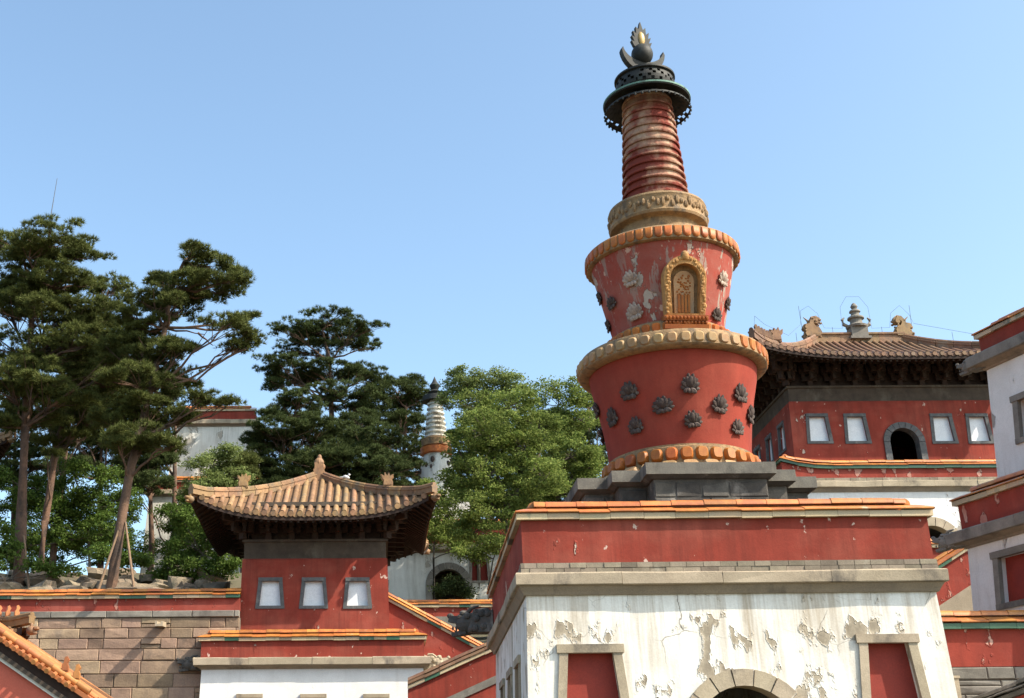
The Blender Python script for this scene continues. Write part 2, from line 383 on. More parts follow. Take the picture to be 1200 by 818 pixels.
def trapz(u, zb, zt, wt, wb): return [(u - wb / 2, zb), (u + wb / 2, zb), (u + wt / 2, zt), (u - wt / 2, zt)]
def archpts(u, zb, zs, r, n=14, k=1.0): return [(u - r, zb), (u + r, zb)] + [(u + r * math.cos(PI * q / n), zs + k * r * math.sin(PI * q / n)) for q in range(n + 1)]

def wall_side(parent, S, H, z0, zt, b, openings, mat, dep=.26, name='wall', frame='tan_stone', panel='gate_red', fw=.18, frame_out=.05, ring=.45, head=1.3):
    """one battered wall face with real openings, each with its recessed panel and stone frame"""
    G = lambda u, z, dp=0.0: S(u, b * (zt - z) - dp, z)
    ex = b * (zt - z0)
    outer = [(-H - ex, z0), (H + ex, z0), (H, zt), (-H, zt)]
    polys = [outer]; holes = []
    for op in openings:
        pts = trapz(*op[1:6]) if op[0] == 'win' else archpts(*op[1:5])
        if op[0] == 'arch':
            pts = [pts[0], pts[1]] + pts[3:-1] if abs(op[2] - op[3]) < 1e-6 else pts
        holes.append(pts); polys.append(pts)
    flat = [p for q in polys for p in q]
    tri = tessellate_polygon([[Vector((a, c, 0)) for a, c in q] for q in polys])
    mb = MB(); mb.add([G(a, c) for a, c in flat], [tuple(t) for t in tri])
    for op, h in zip(openings, holes):
        dp = dep + .06 if op[0] == 'win' else .5
        n = len(h)
        for k in range(n):
            p, q = h[k], h[(k + 1) % n]; mb.poly([G(*p), G(*q), G(*q, dp), G(*p, dp)])
    mb.build(name, mat, parent)
    for op in openings:
        if op[0] == 'win':
            _, u, zb, zw, wt, wb = op[:6]; pm = op[6] if len(op) > 6 else panel; fm = op[7] if len(op) > 7 else frame
            mb = MB(); q = trapz(u, zb - .01, zw + .01, wt + .03, wb + .03)
            mb.hexa([G(*p, dep) for p in q] + [G(*p, dep + .05) for p in q])
            W = mb.build('window', pm, parent)
            for s in (-1, 1):
                i0, i1 = u + s * wb / 2, u + s * wt / 2
                pts = [(i0 - s * .015, zb - .01), (i0 + s * fw, zb - .01), (i1 + s * fw, zw), (i1 - s * .015, zw)]
                MB().hexa([G(*p, -frame_out) for p in pts] + [G(*p, .10) for p in pts]).build('jamb', fm, W)
            pts = [(u - wt / 2 - fw * head, zw - .015), (u + wt / 2 + fw * head, zw - .015), (u + wt / 2 + fw * head, zw + fw * .95), (u - wt / 2 - fw * head, zw + fw * .95)]
            MB().hexa([G(*p, -frame_out - .03) for p in pts] + [G(*p, .10) for p in pts]).build('lintel', fm, W)
            pts = [(u - wb / 2 - fw, zb - fw * .8), (u + wb / 2 + fw, zb - fw * .8), (u + wb / 2 + fw, zb + .012), (u - wb / 2 - fw, zb + .012)]
            MB().hexa([G(*p, -frame_out - .015) for p in pts] + [G(*p, .10) for p in pts]).build('sill', fm, W)
        else:
            _, u, zb, zs, r = op[:5]; fm = op[5] if len(op) > 5 else frame
            # reveal lining, then the voussoirs
            mb = MB(); h = archpts(u, zb, zs, r - .012)
            for k in range(1, len(h)):
                p, q = h[k], h[(k + 1) % len(h)]
                mb.poly([G(*p, -.02), G(*q, -.02), G(*q, .55), G(*p, .55)])
            D = mb.build('doorway', fm, parent)
            nv = 9; R2 = r + ring
            for k in range(nv):
                a0, a1 = PI * k / nv + .012, PI * (k + 1) / nv - .012; am = (a0 + a1) / 2; po = -.07 - rnd.uniform(0, .025)
                pts = [(u + (r - .02) * math.cos(a0), zs + (r - .02) * math.sin(a0)), (u + R2 * math.cos(a0), zs + R2 * math.sin(a0)), (u + R2 * math.cos(am), zs + R2 * math.sin(am)),
                       (u + R2 * math.cos(a1), zs + R2 * math.sin(a1)), (u + (r - .02) * math.cos(a1), zs + (r - .02) * math.sin(a1)), (u + (r - .02) * math.cos(am), zs + (r - .02) * math.sin(am))]
                MB().prism(pts, lambda x, z: G(x, z, po), lambda x, z: G(x, z, .3)).build('arch_stone', fm, D)
            if zs - zb > .1:
                for s in (-1, 1):
                    pts = [(u + s * (r - .02), zb), (u + s * R2, zb), (u + s * R2, zs - .01), (u + s * (r - .02), zs - .01)]
                    MB().hexa([G(*p, -.075) for p in pts] + [G(*p, .3) for p in pts]).build('jamb', fm, D)

def platform(root, w, d, z0, zw, ctr=(0, 0), batter=.06, mould=.13, slab=.37, brick=.27, red=1.09, t=.75, seg=.8, sc=1.0, over=.32, openings={}, wall='white_plaster',
             redm='red_paint', sides='FL', tile='orange_glaze', drip='drip_glaze', lift=None, panel='gate_red', frame='tan_stone', stone='tan_stone', fw=.18, ring=.45, dep=.26):
    sh = lambda x, y, z: (x + ctr[0], y + ctr[1], z)
    for s in 'FRBL':
        S, H = side_fn(w, d, s, ctr)
        wall_side(root, S, H, z0, zw, batter, openings.get(s, []), wall, frame=frame, panel=panel, fw=fw, ring=ring, dep=dep)
    z1 = zw + mould; z2 = z1 + slab; z3 = z2 + brick; z4 = z3 + red
    # cornice: moulding below, then slabs laid end to end
    mb = MB(sh); mb.ring(w, d, [(-.3, zw - .02), (.06, zw - .02), (.10, zw + .3 * mould), (over - .08, z1), (-.3, z1)])
    mb.build('cornice_moulding', 'tan_moulding', root)
    for s in 'FRBL':
        S, H = side_fn(w, d, s, ctr); L = H + over; n = max(2, round(2 * L / (2.6 * sc + .2)))
        bs = [-L + 2 * L * k / n + (j(.25) if 0 < k < n else 0) for k in range(n + 1)]
        for k in range(n):
            a, b = bs[k] + .006, bs[k + 1] - .006; zj = j(.008); oj = j(.012)
            lo = lambda u, o: max(-H - o, min(H + o, u))
            mb = MB(); o0 = over + oj; o1 = -.3; zt_, zb_ = z2 + zj, z1 + .002
            sec = [(o0, zb_ + .02), (o0, zt_ - .03), (o0 - .03, zt_), (o1, zt_), (o1, zb_), (o0 - .02, zb_)]
            ns = len(sec); ch = [(j(.012), j(.014)) for _ in sec]; md = (a + b) / 2 + j(.3); vs = [S(lo(u_, o), o + (q_[0] if o > 0 else 0) + (dd if o > 0 else 0), z + (q_[1] if z > z1 + .1 else 0) + zz_) for u_, dd, zz_ in ((a, 0, j(.006)), (md, j(.03), j(.016)), (b, 0, j(.006))) for (o, z), q_ in zip(sec, [(j(.010), j(.012)) for _ in sec])]
            mb.add(vs, [tuple(range(ns)), tuple(range(2 * ns, 3 * ns))[::-1]] + [(r_ * ns + q, r_ * ns + (q + 1) % ns, (r_ + 1) * ns + (q + 1) % ns, (r_ + 1) * ns + q) for r_ in range(2) for q in range(ns)])
            mb.build('cornice_stone', stone, root)
    if brick > .02:
        MB(sh).ring(w, d, [(.085, z2 + .003), (.085, z3), (-t, z3), (-t, z2 + .003)]).build('brick_bed', 'mortar', root)
        rows = 2 if brick > .24 else 1; hb = brick / rows
        for s in sides:
            S, H = side_fn(w, d, s, ctr)
            for r_ in range(rows):
                L = H + .11; u = -L + (0 if r_ else -.21)
                while u < L - .03:
                    l = .42 * sc + j(.03); a, b = max(u + .006, -L), min(u + l - .006, L); u += l
                    if b - a < .05: continue
                    oj = .105 + j(.012); za, zb = z2 + .006 + r_ * hb, z2 + (r_ + 1) * hb - .006
                    hx(MB(), S, a, b, oj, za, a, b, .02, zb).build('brick', 'grey_brick', root)
    warp = sh
    if lift: warp = lambda x, y, z: (x + ctr[0], y + ctr[1], z + (lift(x, y) if z > z4 - .2 else 0))
    MB(warp).ring(w, d, [(.05, z3 + .004), (.05, z4), (.05 - t, z4), (.05 - t, z3 - .3)], 24 if lift else 1).build('parapet', redm, root)
    for s in sides:
        S, H = side_fn(w, d, s, ctr)
        zf = (lambda u, S=S: z4 + lift(S(u, 0, 0)[0] - ctr[0], S(u, 0, 0)[1] - ctr[1])) if lift else (lambda u: z4)
        cap_run(root, S, -H, H, 1, 1, zf, t, seg, sc, .05, tile, drip)
    MB(sh).box(-w / 2 + .1, -d / 2 + .1, z2 - .2, w / 2 - .1, d / 2 - .1, z2 + .1).build('deck', 'paving', root)
    return z2 + .1, z4

def straight_wall(root, L, zt0, zt1, t, layers, seg=.8, sc=1.0, tile='orange_glaze', drip='drip_glaze', y0=0, capped=True):
    """wall along local x from 0 to L whose top runs from zt0 to zt1; layers (name, material, top, bottom, outset) hang from the top; bottom None = ground"""
    sl = (zt1 - zt0) / L
    S = lambda u, o, z: (u, y0 - o, z)
    zf = lambda u: zt0 + sl * u
    for nm, mat, top, bot, off in layers:
        mb = MB(); N = 6
        zb0, zb1 = (zf(0) + bot, zf(L) + bot) if bot is not None else (0.0, 0.0)
        mb.hexa([(0, y0 - off, zb0), (L, y0 - off, zb1), (L, y0 + t - .05 + off, zb1), (0, y0 + t - .05 + off, zb0),
                 (0, y0 - off, zf(0) + top), (L, y0 - off, zf(L) + top), (L, y0 + t - .05 + off, zf(L) + top), (0, y0 + t - .05 + off, zf(0) + top)])
        mb.build(nm, mat, root)
    if capped: cap_run(root, S, 0, L, 0, 0, zf, t, seg, sc, .03, tile, drip)

def stone_block(parent, S, a, b, z0, z1, out, back=.25, mat='block_stone', name='stone_block'):
    """roughly dressed block, chamfered and uneven"""
    c = .028; w = lambda: j(.022)
    f = [S(a, out - .035, z0), S(b, out - .035, z0), S(b, out - .035, z1), S(a, out - .035, z1)]
    g = [S(a + c, out + w(), z0 + c), S(b - c, out + w(), z0 + c), S(b - c, out + w(), z1 - c), S(a + c, out + w(), z1 - c)]
    k = [S(a, -back, z0), S(b, -back, z0), S(b, -back, z1), S(a, -back, z1)]
    m_ = S((a + b) / 2 + j(.1), out + j(.02), (z0 + z1) / 2 + j(.05))
    MB().add(f + g + k + [m_], [(4, 5, 12), (5, 6, 12), (6, 7, 12), (7, 4, 12), (0, 1, 5, 4), (1, 2, 6, 5), (2, 3, 7, 6), (3, 0, 4, 7), (1, 0, 8, 9), (2, 1, 9, 10), (3, 2, 10, 11), (0, 3, 11, 8)]).build(name, mat, parent)

def courses(parent, S, u0, u1, z0, z1, hrow=.56, lmin=.8, lmax=1.9, mat='block_stone', out=.03):
    z = z1
    while z > z0 + .05:
        h = hrow * rnd.uniform(.75, 1.2); zl = max(z - h, z0); u = u0 - rnd.uniform(0, 1.2)
        while u < u1 - .02:
            l = rnd.uniform(lmin * .75, lmax * 1.05) * (1 if rnd.random() < .8 else .6); a, b = max(u, u0), min(u + l, u1); u += l
            if b - a < .12: continue
            g = lambda: rnd.uniform(.005, .013)
            if rnd.random() < .14 and b - a > .9:
                zm = zl + (z - zl) * rnd.uniform(.4, .6)
                stone_block(parent, S, a + g(), b - g(), zl + g(), zm - g(), out + j(.02), mat=mat); stone_block(parent, S, a + g(), b - g(), zm + g(), z - g(), out + j(.02), mat=mat)
            else: stone_block(parent, S, a + g(), b - g(), zl + g() + j(.006), z - g(), out + j(.022), mat=mat)
        z = zl

# ------------------------------------------------------------------ curved tiled roofs
def hip_roof(root, W, D, R, ze, zr, lift, spacing, wx, wy, zwall, ctr=(0, 0), rt=.10, tile='old_tile', pan='old_pan', back=True, rows='FLRB', ridge_h=.42, bracket_step=1.35, concave=.5):
    cx, cy = ctr
    g = lambda s: (1 - concave) * s + concave * s * s
    def P(side, u, s, dz=0.0, out=0.0):
        ul = (W + (R - W) * s) if side in 'FB' else D * (1 - s)
        a = min(1.0, abs(u) / max(ul, 1e-6))
        z = ze + (zr - ze) * g(s) + lift * a ** 3.2 * max(0, 1 - s) ** 2 + dz
        flare = .35 * a ** 4 * max(0, 1 - s) ** 2
        if side in 'FB': x, y = u, -(D * (1 - s) + out + flare)
        else: x, y = (W - (W - R) * s + out + flare), u
        if side == 'B': x, y = -x, -y
        if side == 'L': x, y = -x, -y
        return Vector((cx + x, cy + y, z))
    half = {'F': W, 'B': W, 'L': D, 'R': D}
    for side in 'FRBL':
        Hs = half[side]; NS, NU = 20, 40
        lim = lambda s: (W + (R - W) * s) if side in 'FB' else D * (1 - s)
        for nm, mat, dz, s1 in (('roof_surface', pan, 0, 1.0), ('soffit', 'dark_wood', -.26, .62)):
            mb = MB(); vs = []; fs = []
            for i in range(NS + 1):
                s = s1 * i / NS
                for k in range(NU + 1): vs.append(P(side, lim(s) * (2 * k / NU - 1), s, dz))
            for i in range(NS):
                for k in range(NU): q = i * (NU + 1) + k; fs.append((q, q + 1, q + NU + 2, q + NU + 1))
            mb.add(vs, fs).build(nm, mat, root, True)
        # eave edge
        mb = MB(); N = 28
        for k in range(N):
            u0, u1 = Hs * (2 * k / N - 1), Hs * (2 * (k + 1) / N - 1)
            mb.hexa([P(side, u0, 0, -.30, .02), P(side, u1, 0, -.30, .02), P(side, u1, .02, -.30), P(side, u0, .02, -.30),
                     P(side, u0, 0, -.03, .02), P(side, u1, 0, -.03, .02), P(side, u1, .02, -.03), P(side, u0, .02, -.03)])
        mb.build('eave_board', 'dark_wood', root)
        # rafters, two tiers, too fine to pick apart
        mb = MB(); n = int(2 * Hs / .34)
        for k in range(n):
            u = -Hs + (k + .5) * 2 * Hs / n
            for sa, sb, dz, r in ((.012, .30, -.36, .05), (.16, .56, -.44, .06)):
                if side in 'FB': smax = 1 if abs(u) < R else (W - abs(u)) / (W - R)
                else: smax = 1 - abs(u) / D
                sb2 = min(sb, smax)
                if sb2 < sa + .05: continue
                p0, p1 = P(side, u, sa, dz), P(side, u, sb2, dz)
                t = Vector((1, 0, 0)) if side in 'FB' else Vector((0, 1, 0)); t = t * r; zz = Vector((0, 0, r))
                mb.hexa([p0 - t - zz, p0 + t - zz, p1 + t - zz, p1 - t - zz, p0 - t + zz, p0 + t + zz, p1 + t + zz, p1 - t + zz])
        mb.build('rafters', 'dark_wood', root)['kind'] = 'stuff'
        # barrel rows, each an object, closed by a round end tile; drip tongues between
        if side not in rows: continue
        n = int(round(2 * Hs / spacing)); dm = MB()
        for k in range(n):
            u = -Hs + (k + .5) * 2 * Hs / n
            if side in 'FB': smax = 1 if abs(u) <= R else (W - abs(u)) / (W - R)
            else: smax = 1 - abs(u) / D
            smax = min(smax, .985)
            if smax > .03:
                ns = max(3, int(14 * smax) + 2); mb = MB(); vs = []; K = 6
                tx = Vector((1, 0, 0)) if side in 'FB' else Vector((0, 1, 0)); wob = j(.012)
                for i in range(ns):
                    s = smax * i / (ns - 1); p = P(side, u + wob, s, .03, .05 if i == 0 else 0)
                    for q in range(K): w = PI * q / (K - 1); vs.append(p + tx * (rt * math.cos(w)) + Vector((0, 0, rt * (.1 + 1.05 * math.sin(w)))))
                fs = [(i * K + q, i * K + q + 1, (i + 1) * K + q + 1, (i + 1) * K + q) for i in range(ns - 1) for q in range(K - 1)]
                mb.add(vs, fs)
                p = P(side, u + wob, 0, .0, .055); nb = len(mb.v); ro = rt * 1.08
                od = {'F': Vector((0, -1, 0)), 'B': Vector((0, 1, 0)), 'L': Vector((-1, 0, 0)), 'R': Vector((1, 0, 0))}[side] * .035
                for o_ in (od * 0, od): mb.v += [tuple(p + o_ + tx * (ro * math.cos(2 * PI * q / 10)) + Vector((0, 0, ro * math.sin(2 * PI * q / 10)))) for q in range(10)]
                mb.f += [tuple(nb + 10 + q for q in range(10))] + [(nb + q, nb + (q + 1) % 10, nb + 10 + (q + 1) % 10, nb + 10 + q) for q in range(10)]
                mb.build('tile_row', tile, root, True)
            um = u + Hs / n
            if abs(um) < Hs * .98:
                tx = Vector((1, 0, 0)) if side in 'FB' else Vector((0, 1, 0)); hw = spacing * .40
                pts = [(-hw, .02), (-hw, -.05), (-hw * .55, -.12), (0, -.17), (hw * .55, -.12), (hw, -.05), (hw, .02)]
                dm.prism(pts, lambda a, b: tuple(P(side, um, 0, b, .045) + tx * a), lambda a, b: tuple(P(side, um, 0, b, .01) + tx * a))
        dm.build('drip_tiles', tile, root)['kind'] = 'stuff'
    # hip ridges in lengths
    for sx in (-1, 1):
        for sy in (-1, 1):
            side = 'F' if sy < 0 else 'B'
            def hp(s):
                u = (W + (R - W) * s) * sx * (1 if side == 'F' else -1); return P(side, u, max(s, 0), 0)
            ex = hp(0) - hp(.06); N = 9
            for k in range(N):
                s0, s1 = k / N, (k + 1) / N - .004
                mb = MB(); vs = []
                for s in (s0, (s0 + s1) / 2, s1):
                    p = hp(s); t = (hp(min(s + .02, 1)) - hp(max(s - .02, 0))); t.z = 0; t.normalize(); nrm = Vector((-t.y, t.x, 0))
                    if s == 0: p = p + ex * .9 + Vector((0, 0, .10))
                    h = ridge_h
                    for a, b in ((-.16, -.05), (-.16, h * .45), (-.20, h * .48), (-.20, h * .62), (-.12, h * .66), (-.12, h * .85), (-.06, h), (.06, h), (.12, h * .85), (.12, h * .66), (.20, h * .62), (.20, h * .48), (.16, h * .45), (.16, -.05)):
                        vs.append(p + nrm * a + Vector((0, 0, b)))
                m_ = 14; fs = [tuple(range(m_)), tuple(range(2 * m_, 3 * m_))[::-1]] + [(i * m_ + q, i * m_ + (q + 1) % m_, (i + 1) * m_ + (q + 1) % m_, (i + 1) * m_ + q) for i in range(2) for q in range(m_)]
                mb.add(vs, fs).build('hip_ridge_tile', tile, root)
            p = hp(0) + ex * .95; xd = Vector((ex.x, ex.y, 0)).normalized(); cb = MB().blob(p + Vector((0, 0, -.20)), .20, .20, .17, 10, 6); cb.blob(p + xd * .2 + Vector((0, 0, -.14)), .13, .13, .08, 8, 5); cb.blob(p + xd * .16 + Vector((0, 0, -.30)), .10, .10, .06, 8, 5); cb.blob(p - xd * .02 + Vector((0, 0, -.02)), .07, .07, .10, 6, 5); cb.build('corner_beast', tile, root, True)
    # under the eaves: architrave, wall plate and bracket sets
    zs = P('F', 0, min(.6, (D - wy) / D))[2]
    top = min(zs - .5, zwall + (zs - zwall) * .9)
    sh = lambda x, y, z: (x + cx, y + cy, z)
    hA = (top - zwall) * .36
    MB(sh).ring(2 * wx, 2 * wy, [(-.3, zwall), (.03, zwall), (.03, zwall + hA), (-.3, zwall + hA)]).build('architrave', 'beam_wood', root)
    MB(sh).ring(2 * wx, 2 * wy, [(-.4, zwall + hA), (.12, zwall + hA), (.12, zwall + hA + .12), (-.4, zwall + hA + .12)]).build('wall_plate', 'beam_wood', root)
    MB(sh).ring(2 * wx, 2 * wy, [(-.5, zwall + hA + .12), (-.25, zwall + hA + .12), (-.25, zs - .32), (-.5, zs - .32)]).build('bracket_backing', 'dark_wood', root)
    b0 = zwall + hA + .12; bh = max(.5, top - b0)
    mb = MB(); k = bh / 3
    mb.box(-.14, -.14, 0, .14, .14, k * .7)
    mb.box(-.42, -.08, k * .7, .42, .08, k * 1.3); mb.box(-.08, -.55, k * .7, .08, .3, k * 1.3)
    for x in (-.34, .34): mb.box(x - .11, -.11, k * 1.3, x + .11, .11, k * 1.7)
    mb.box(-.11, -.56, k * 1.3, .11, -.34, k * 1.7)
    mb.box(-.55, -.085, k * 1.7, .55, .085, k * 2.3); mb.box(-.085, -1.0, k * 1.7, .085, .3, k * 2.3); mb.box(-.40, -.53, k * 1.7, .40, -.37, k * 2.3)
    for x in (-.45, 0, .45): mb.box(x - .11, -.11, k * 2.3, x + .11, .11, k * 2.7)
    for x in (-.32, 0, .32): mb.box(x - .10, -.55, k * 2.3, x + .10, -.35, k * 2.7)
    mb.box(-.1, -1.0, k * 2.3, .1, -.8, k * 2.7); mb.box(-.6, -.98, k * 2.7, .6, -.82, k * 3.1)
    bme = mb.mesh('bracket_set', 'dark_wood')
    for side, rz in (('F', 0), ('R', PI / 2), ('B', PI), ('L', -PI / 2)):
        S, H = side_fn(2 * wx, 2 * wy, side, ctr); n = max(2, round(2 * H / bracket_step))
        for k in range(n + 1):
            u = -H + 2 * H * k / n
            piece('bracket_set', bme, root, Matrix.Translation(S(u, 0, b0)) @ Matrix.Rotation(rz, 4, 'Z'))
    for q in range(4):
        sx, sy = [(-1, -1), (1, -1), (1, 1), (-1, 1)][q]
        piece('bracket_set', bme, root, Matrix.Translation((cx + sx * (wx + .05), cy + sy * (wy + .05), b0 + .01)) @ Matrix.Rotation(-PI / 4 + q * PI / 2, 4, 'Z') @ Matrix.Diagonal((1.15, 1.3, 1, 1)))
    for dx, nm in ((.95, 'eave_purlin'),):
        z = b0 + bh * 1.03
        MB(sh).ring(2 * wx, 2 * wy, [(dx - .09, z), (dx + .09, z), (dx + .09, z + .2), (dx - .09, z + .2)]).build(nm, 'beam_wood', root)
    return P

def extrude_outline(pts, th):
    """2D outline in x,z with thickness along y, softened edges"""
    mb = MB(); cx = sum(p[0] for p in pts) / len(pts); cz = sum(p[1] for p in pts) / len(pts)
    sc = lambda a, b, k: (cx + (a - cx) * k, cz + (b - cz) * k)
    mb.prism(pts, lambda a, b: (a, -th * .3, b), lambda a, b: (a, th * .3, b))
    ins = [sc(a, b, .82) for a, b in pts]
    mb.prism(ins, lambda a, b: (a, -th * .5, b), lambda a, b: (a, th * .5, b))
    return mb

OWL = [(-.5, 0), (.55, 0), (.62, .25), (.45, .5), (.62, .7), (.5, .95), (.25, 1.0), (.15, 1.25), (.0, 1.45), (-.28, 1.5), (-.48, 1.35), (-.52, 1.1), (-.38, .95), (-.2, 1.0), (-.16, 1.15), (-.26, 1.22), (-.12, 1.2), (-.05, 1.02), (-.18, .8), (-.4, .75), (-.55, .45)]
BEAST = [(-.3, 0), (.34, 0), (.38, .3), (.3, .5), (.42, .62), (.4, .85), (.2, .72), (.12, .95), (-.02, .75), (-.16, 1.0), (-.24, .72), (-.44, .86), (-.4, .55), (-.28, .4)]
FIG = [(-.12, 0), (.12, 0), (.13, .2), (.08, .3), (.14, .42), (.05, .56), (-.04, .52), (-.06, .36), (-.13, .22)]
GARG = [(0, -.22), (.5, -.3), (.8, -.42), (1.02, -.40), (1.0, -.28), (.86, -.22), (1.0, -.12), (1.16, -.06), (1.14, .1), (1.0, .16), (.92, .32), (.72, .38), (.66, .28), (.5, .42), (.36, .3), (.2, .34), (0, .25)]
def gargoyle(parent, loc, rotz, s, mat='grey_stone'):
    """stone dragon head: neck block, snout with open jaws, brow, curled mane"""
    mb = MB(); R3 = lambda a: Matrix.Rotation(a, 3, 'Y')
    mb.hexa([(-.3, -.26, -.28), (.45, -.22, -.24), (.45, .22, -.24), (-.3, .26, -.28), (-.3, -.26, .26), (.45, -.22, .22), (.45, .22, .22), (-.3, .26, .26)])
    mb.blob((.55, 0, .02), .34, .27, .28, 12, 8)
    mb.hexa([(.6, -.19, .0), (1.08, -.13, .08), (1.08, .13, .08), (.6, .19, .0), (.6, -.17, .2), (1.04, -.10, .24), (1.04, .10, .24), (.6, .17, .2)])
    mb.hexa([(.55, -.16, -.26), (.98, -.11, -.30), (.98, .11, -.30), (.55, .16, -.26), (.55, -.16, -.14), (1.0, -.11, -.20), (1.0, .11, -.20), (.55, .16, -.14)])
    mb.blob((1.06, 0, .25), .09, .12, .08, 8, 5); mb.blob((.62, 0, .27), .14, .22, .09, 8, 5, R3(-.3))
    q = random.Random(5)
    for sy in (-1, 1):
        mb.blob((.70, sy * .17, .17), .08, .07, .08, 8, 5); mb.tube([(.50, sy * .13, .25), (.34, sy * .2, .37), (.12, sy * .22, .40)], [.06, .05, .025], 6)
        for k in range(9): mb.blob((q.uniform(-.15, .45), sy * .25, q.uniform(-.22, .24)), .10, .06, .09, 7, 5)
        for k in range(3): mb.blob((.75 + .1 * k, sy * .1, -.12 + .03), .03, .025, .06, 5, 4)
    for k in range(6): mb.blob((q.uniform(-.2, .4), q.uniform(-.18, .18), .27), .11, .09, .08, 7, 5)
    piece('dragon_spout', mb.mesh('dragon_spout', mat), parent, Matrix.Translation(loc) @ Matrix.Rotation(rotz, 4, 'Z') @ Matrix.Scale(s, 4))
# ------------------------------------------------------------------ the ground
def ground_z(x, y):
    def lerp(a, b, t): t = min(1, max(0, t)); return a + (b - a) * t
    if y < 59.75: return lerp(0, 4.2, (y - 47) / 13)
    k = lerp(1, 0, (x + 6) / 5)
    left = 10.8 + min(y - 59.75, 14.8) * .32 + max(0, min(y - 74.6, 60)) * .09
    mid = 8.6 + min(y - 59.75, 26.8) * .205 + max(0, min(y - 86.6, 60)) * .08
    return left * k + mid * (1 - k)
ys = [-400, -120, -40, 0, 20, 30, 38, 44] + [47 + 1.3 * k for k in range(10)] + [59.7, 59.8] + [62 + 1.5 * k for k in range(20)] + [96, 105, 120, 160, 240, 400, 900]
xs = [-900, -400, -200, -100, -60, -45] + [-40 + 2 * k for k in range(46)] + [60, 80, 120, 200, 400, 900]
V = []; F = []
for yy in ys:
    for xx in xs:
        b_ = .25 * math.sin(xx * 1.3 + yy) * math.cos(yy * .9 - xx * .4) if 62 < yy < 130 else 0
        V.append((xx, yy, ground_z(xx, yy) + b_))
nx = len(xs)
for a in range(len(ys) - 1):
    for b in range(nx - 1): q = a * nx + b; F.append((q, q + 1, q + nx + 1, q + nx))
mb = MB(); mb.add(V, F); g_ = mb.build('ground', 'earth', None, True); g_['kind'] = 'structure'

# ------------------------------------------------------------------ white gate tower that carries the red stupa
def corner_center(cx, cy, rot, w, d):
    c, s = math.cos(rot), math.sin(rot); return (cx + c * w / 2 - s * d / 2, cy + s * w / 2 + c * d / 2)
rotA = math.radians(-1.13); wA, dA = 10.12, 11.5
cA = corner_center(3.71, 32, rotA, wA, dA)
A = thing('gate_tower', 'square white gate tower with peeling plaster, red parapet and arched doorway under the red stupa', 'tower', (*cA, 0), rotA)
def uA(px, py): p = at(px, py, 31.7); return (p.x - 3.71) - wA / 2, p.z
uL, zL = uA(693.5, 763); uR, zR = uA(1041.5, 752); uC, zC = uA(873, 802)
op = {'F': [('win', uL, zL - 2.4, zL, 1.12, 1.55), ('win', uR, zR - 2.4, zR, 1.0, 1.43), ('arch', uC, 0.0, zC - 1.25, 1.25)],
      'L': [('win', 3.2, zL - 2.3, zL, .95, 1.45), ('win', .5, zL - 2.3, zL, .95, 1.45), ('win', -2.4, zL - 2.3, zL, .95, 1.45)]}
platform(A, wA, dA, 0, 7.0, openings=op, sides='FLRB', mould=.20, slab=.31, over=.27, batter=.032, fw=.20, ring=.38, dep=.24)
gargoyle(A, (-wA / 2 - .25, dA / 2 + .1, 8.05), math.radians(150), 1.3, 'dark_stone')
gargoyle(A, (wA / 2 + .25, dA / 2 + .1, 8.05), math.radians(30), 1.3, 'dark_stone')

# ------------------------------------------------------------------ the red stupa
SX, SY = 9.25, 37.75
ST = thing('red_stupa', 'tall red stupa with two flaring drums, ringed spire and dark metal crown', 'stupa', (SX, SY, 7.6))
Z = lambda z: z - 7.6
# stepped (redented) stone pedestal
def redent(e): return [(-1.75 - e, -3.4 - e), (1.75 + e, -3.4 - e), (1.75 + e, -2.55 - e), (2.55 + e, -2.55 - e), (2.55 + e, -1.75 - e), (3.4 + e, -1.75 - e), (3.4 + e, 1.75 + e), (2.55 + e, 1.75 + e), (2.55 + e, 2.55 + e), (1.75 + e, 2.55 + e), (1.75 + e, 3.4 + e),
                          (-1.75 - e, 3.4 + e), (-1.75 - e, 2.55 + e), (-2.55 - e, 2.55 + e), (-2.55 - e, 1.75 + e), (-3.4 - e, 1.75 + e), (-3.4 - e, -1.75 - e), (-2.55 - e, -1.75 - e), (-2.55 - e, -2.55 - e), (-1.75 - e, -2.55 - e)]
def redent_layer(name, e0, e1, z0, z1, mat, parent=ST):
    a, b = redent(e0), redent(e1); n = len(a); mb = MB()
    tri = tessellate_polygon([[Vector((x, y, 0)) for x, y in a]])
    vs = [(x, y, Z(z0)) for x, y in a] + [(x, y, Z(z1)) for x, y in b]
    mb.add(vs, [tuple(t) for t in tri] + [tuple(i + n for i in t) for t in tri] + [(i, (i + 1) % n, (i + 1) % n + n, i + n) for i in range(n)])
    return mb.build(name, mat, parent)
ped = redent_layer('pedestal', -.18, -.18, 7.62, 10.6, 'dark_stone')
redent_layer('pedestal_slab', -.12, .02, 10.6, 10.69, 'dark_stone', ped)
redent_layer('pedestal_slab', .05, .05, 10.692, 11.02, 'weathered_slab', ped)
redent_layer('pedestal_course', -.10, -.10, 8.0, 8.95, 'dark_stone', ped)
redent_layer('pedestal_course', -.12, -.20, 8.95, 9.15, 'dark_stone', ped)
for zz, hh in ((9.18, .44), (9.63, .44), (10.08, .44)):       # facing stones on the front and left bays
    for (x0, x1, yy) in ((-1.57, 1.57, -3.22), (-2.37, -1.6, -2.37), (1.6, 2.37, -2.37), (-3.22, -2.4, -1.57), (2.4, 3.22, -1.57)):
        S = lambda u, o, z, yy=yy: (u, yy - o, Z(z)); u = x0
        while u < x1 - .05:
            l = rnd.uniform(.55, 1.0); b = min(u + l, x1)
            if x1 - b < .25: b = x1
            stone_block(ped, S, u + .006, b - .006, zz + .005, zz + hh - .005, .02 + j(.01), .03, 'dark_stone', 'facing_stone'); u = b
AV = math.atan2(-SY, -SX)
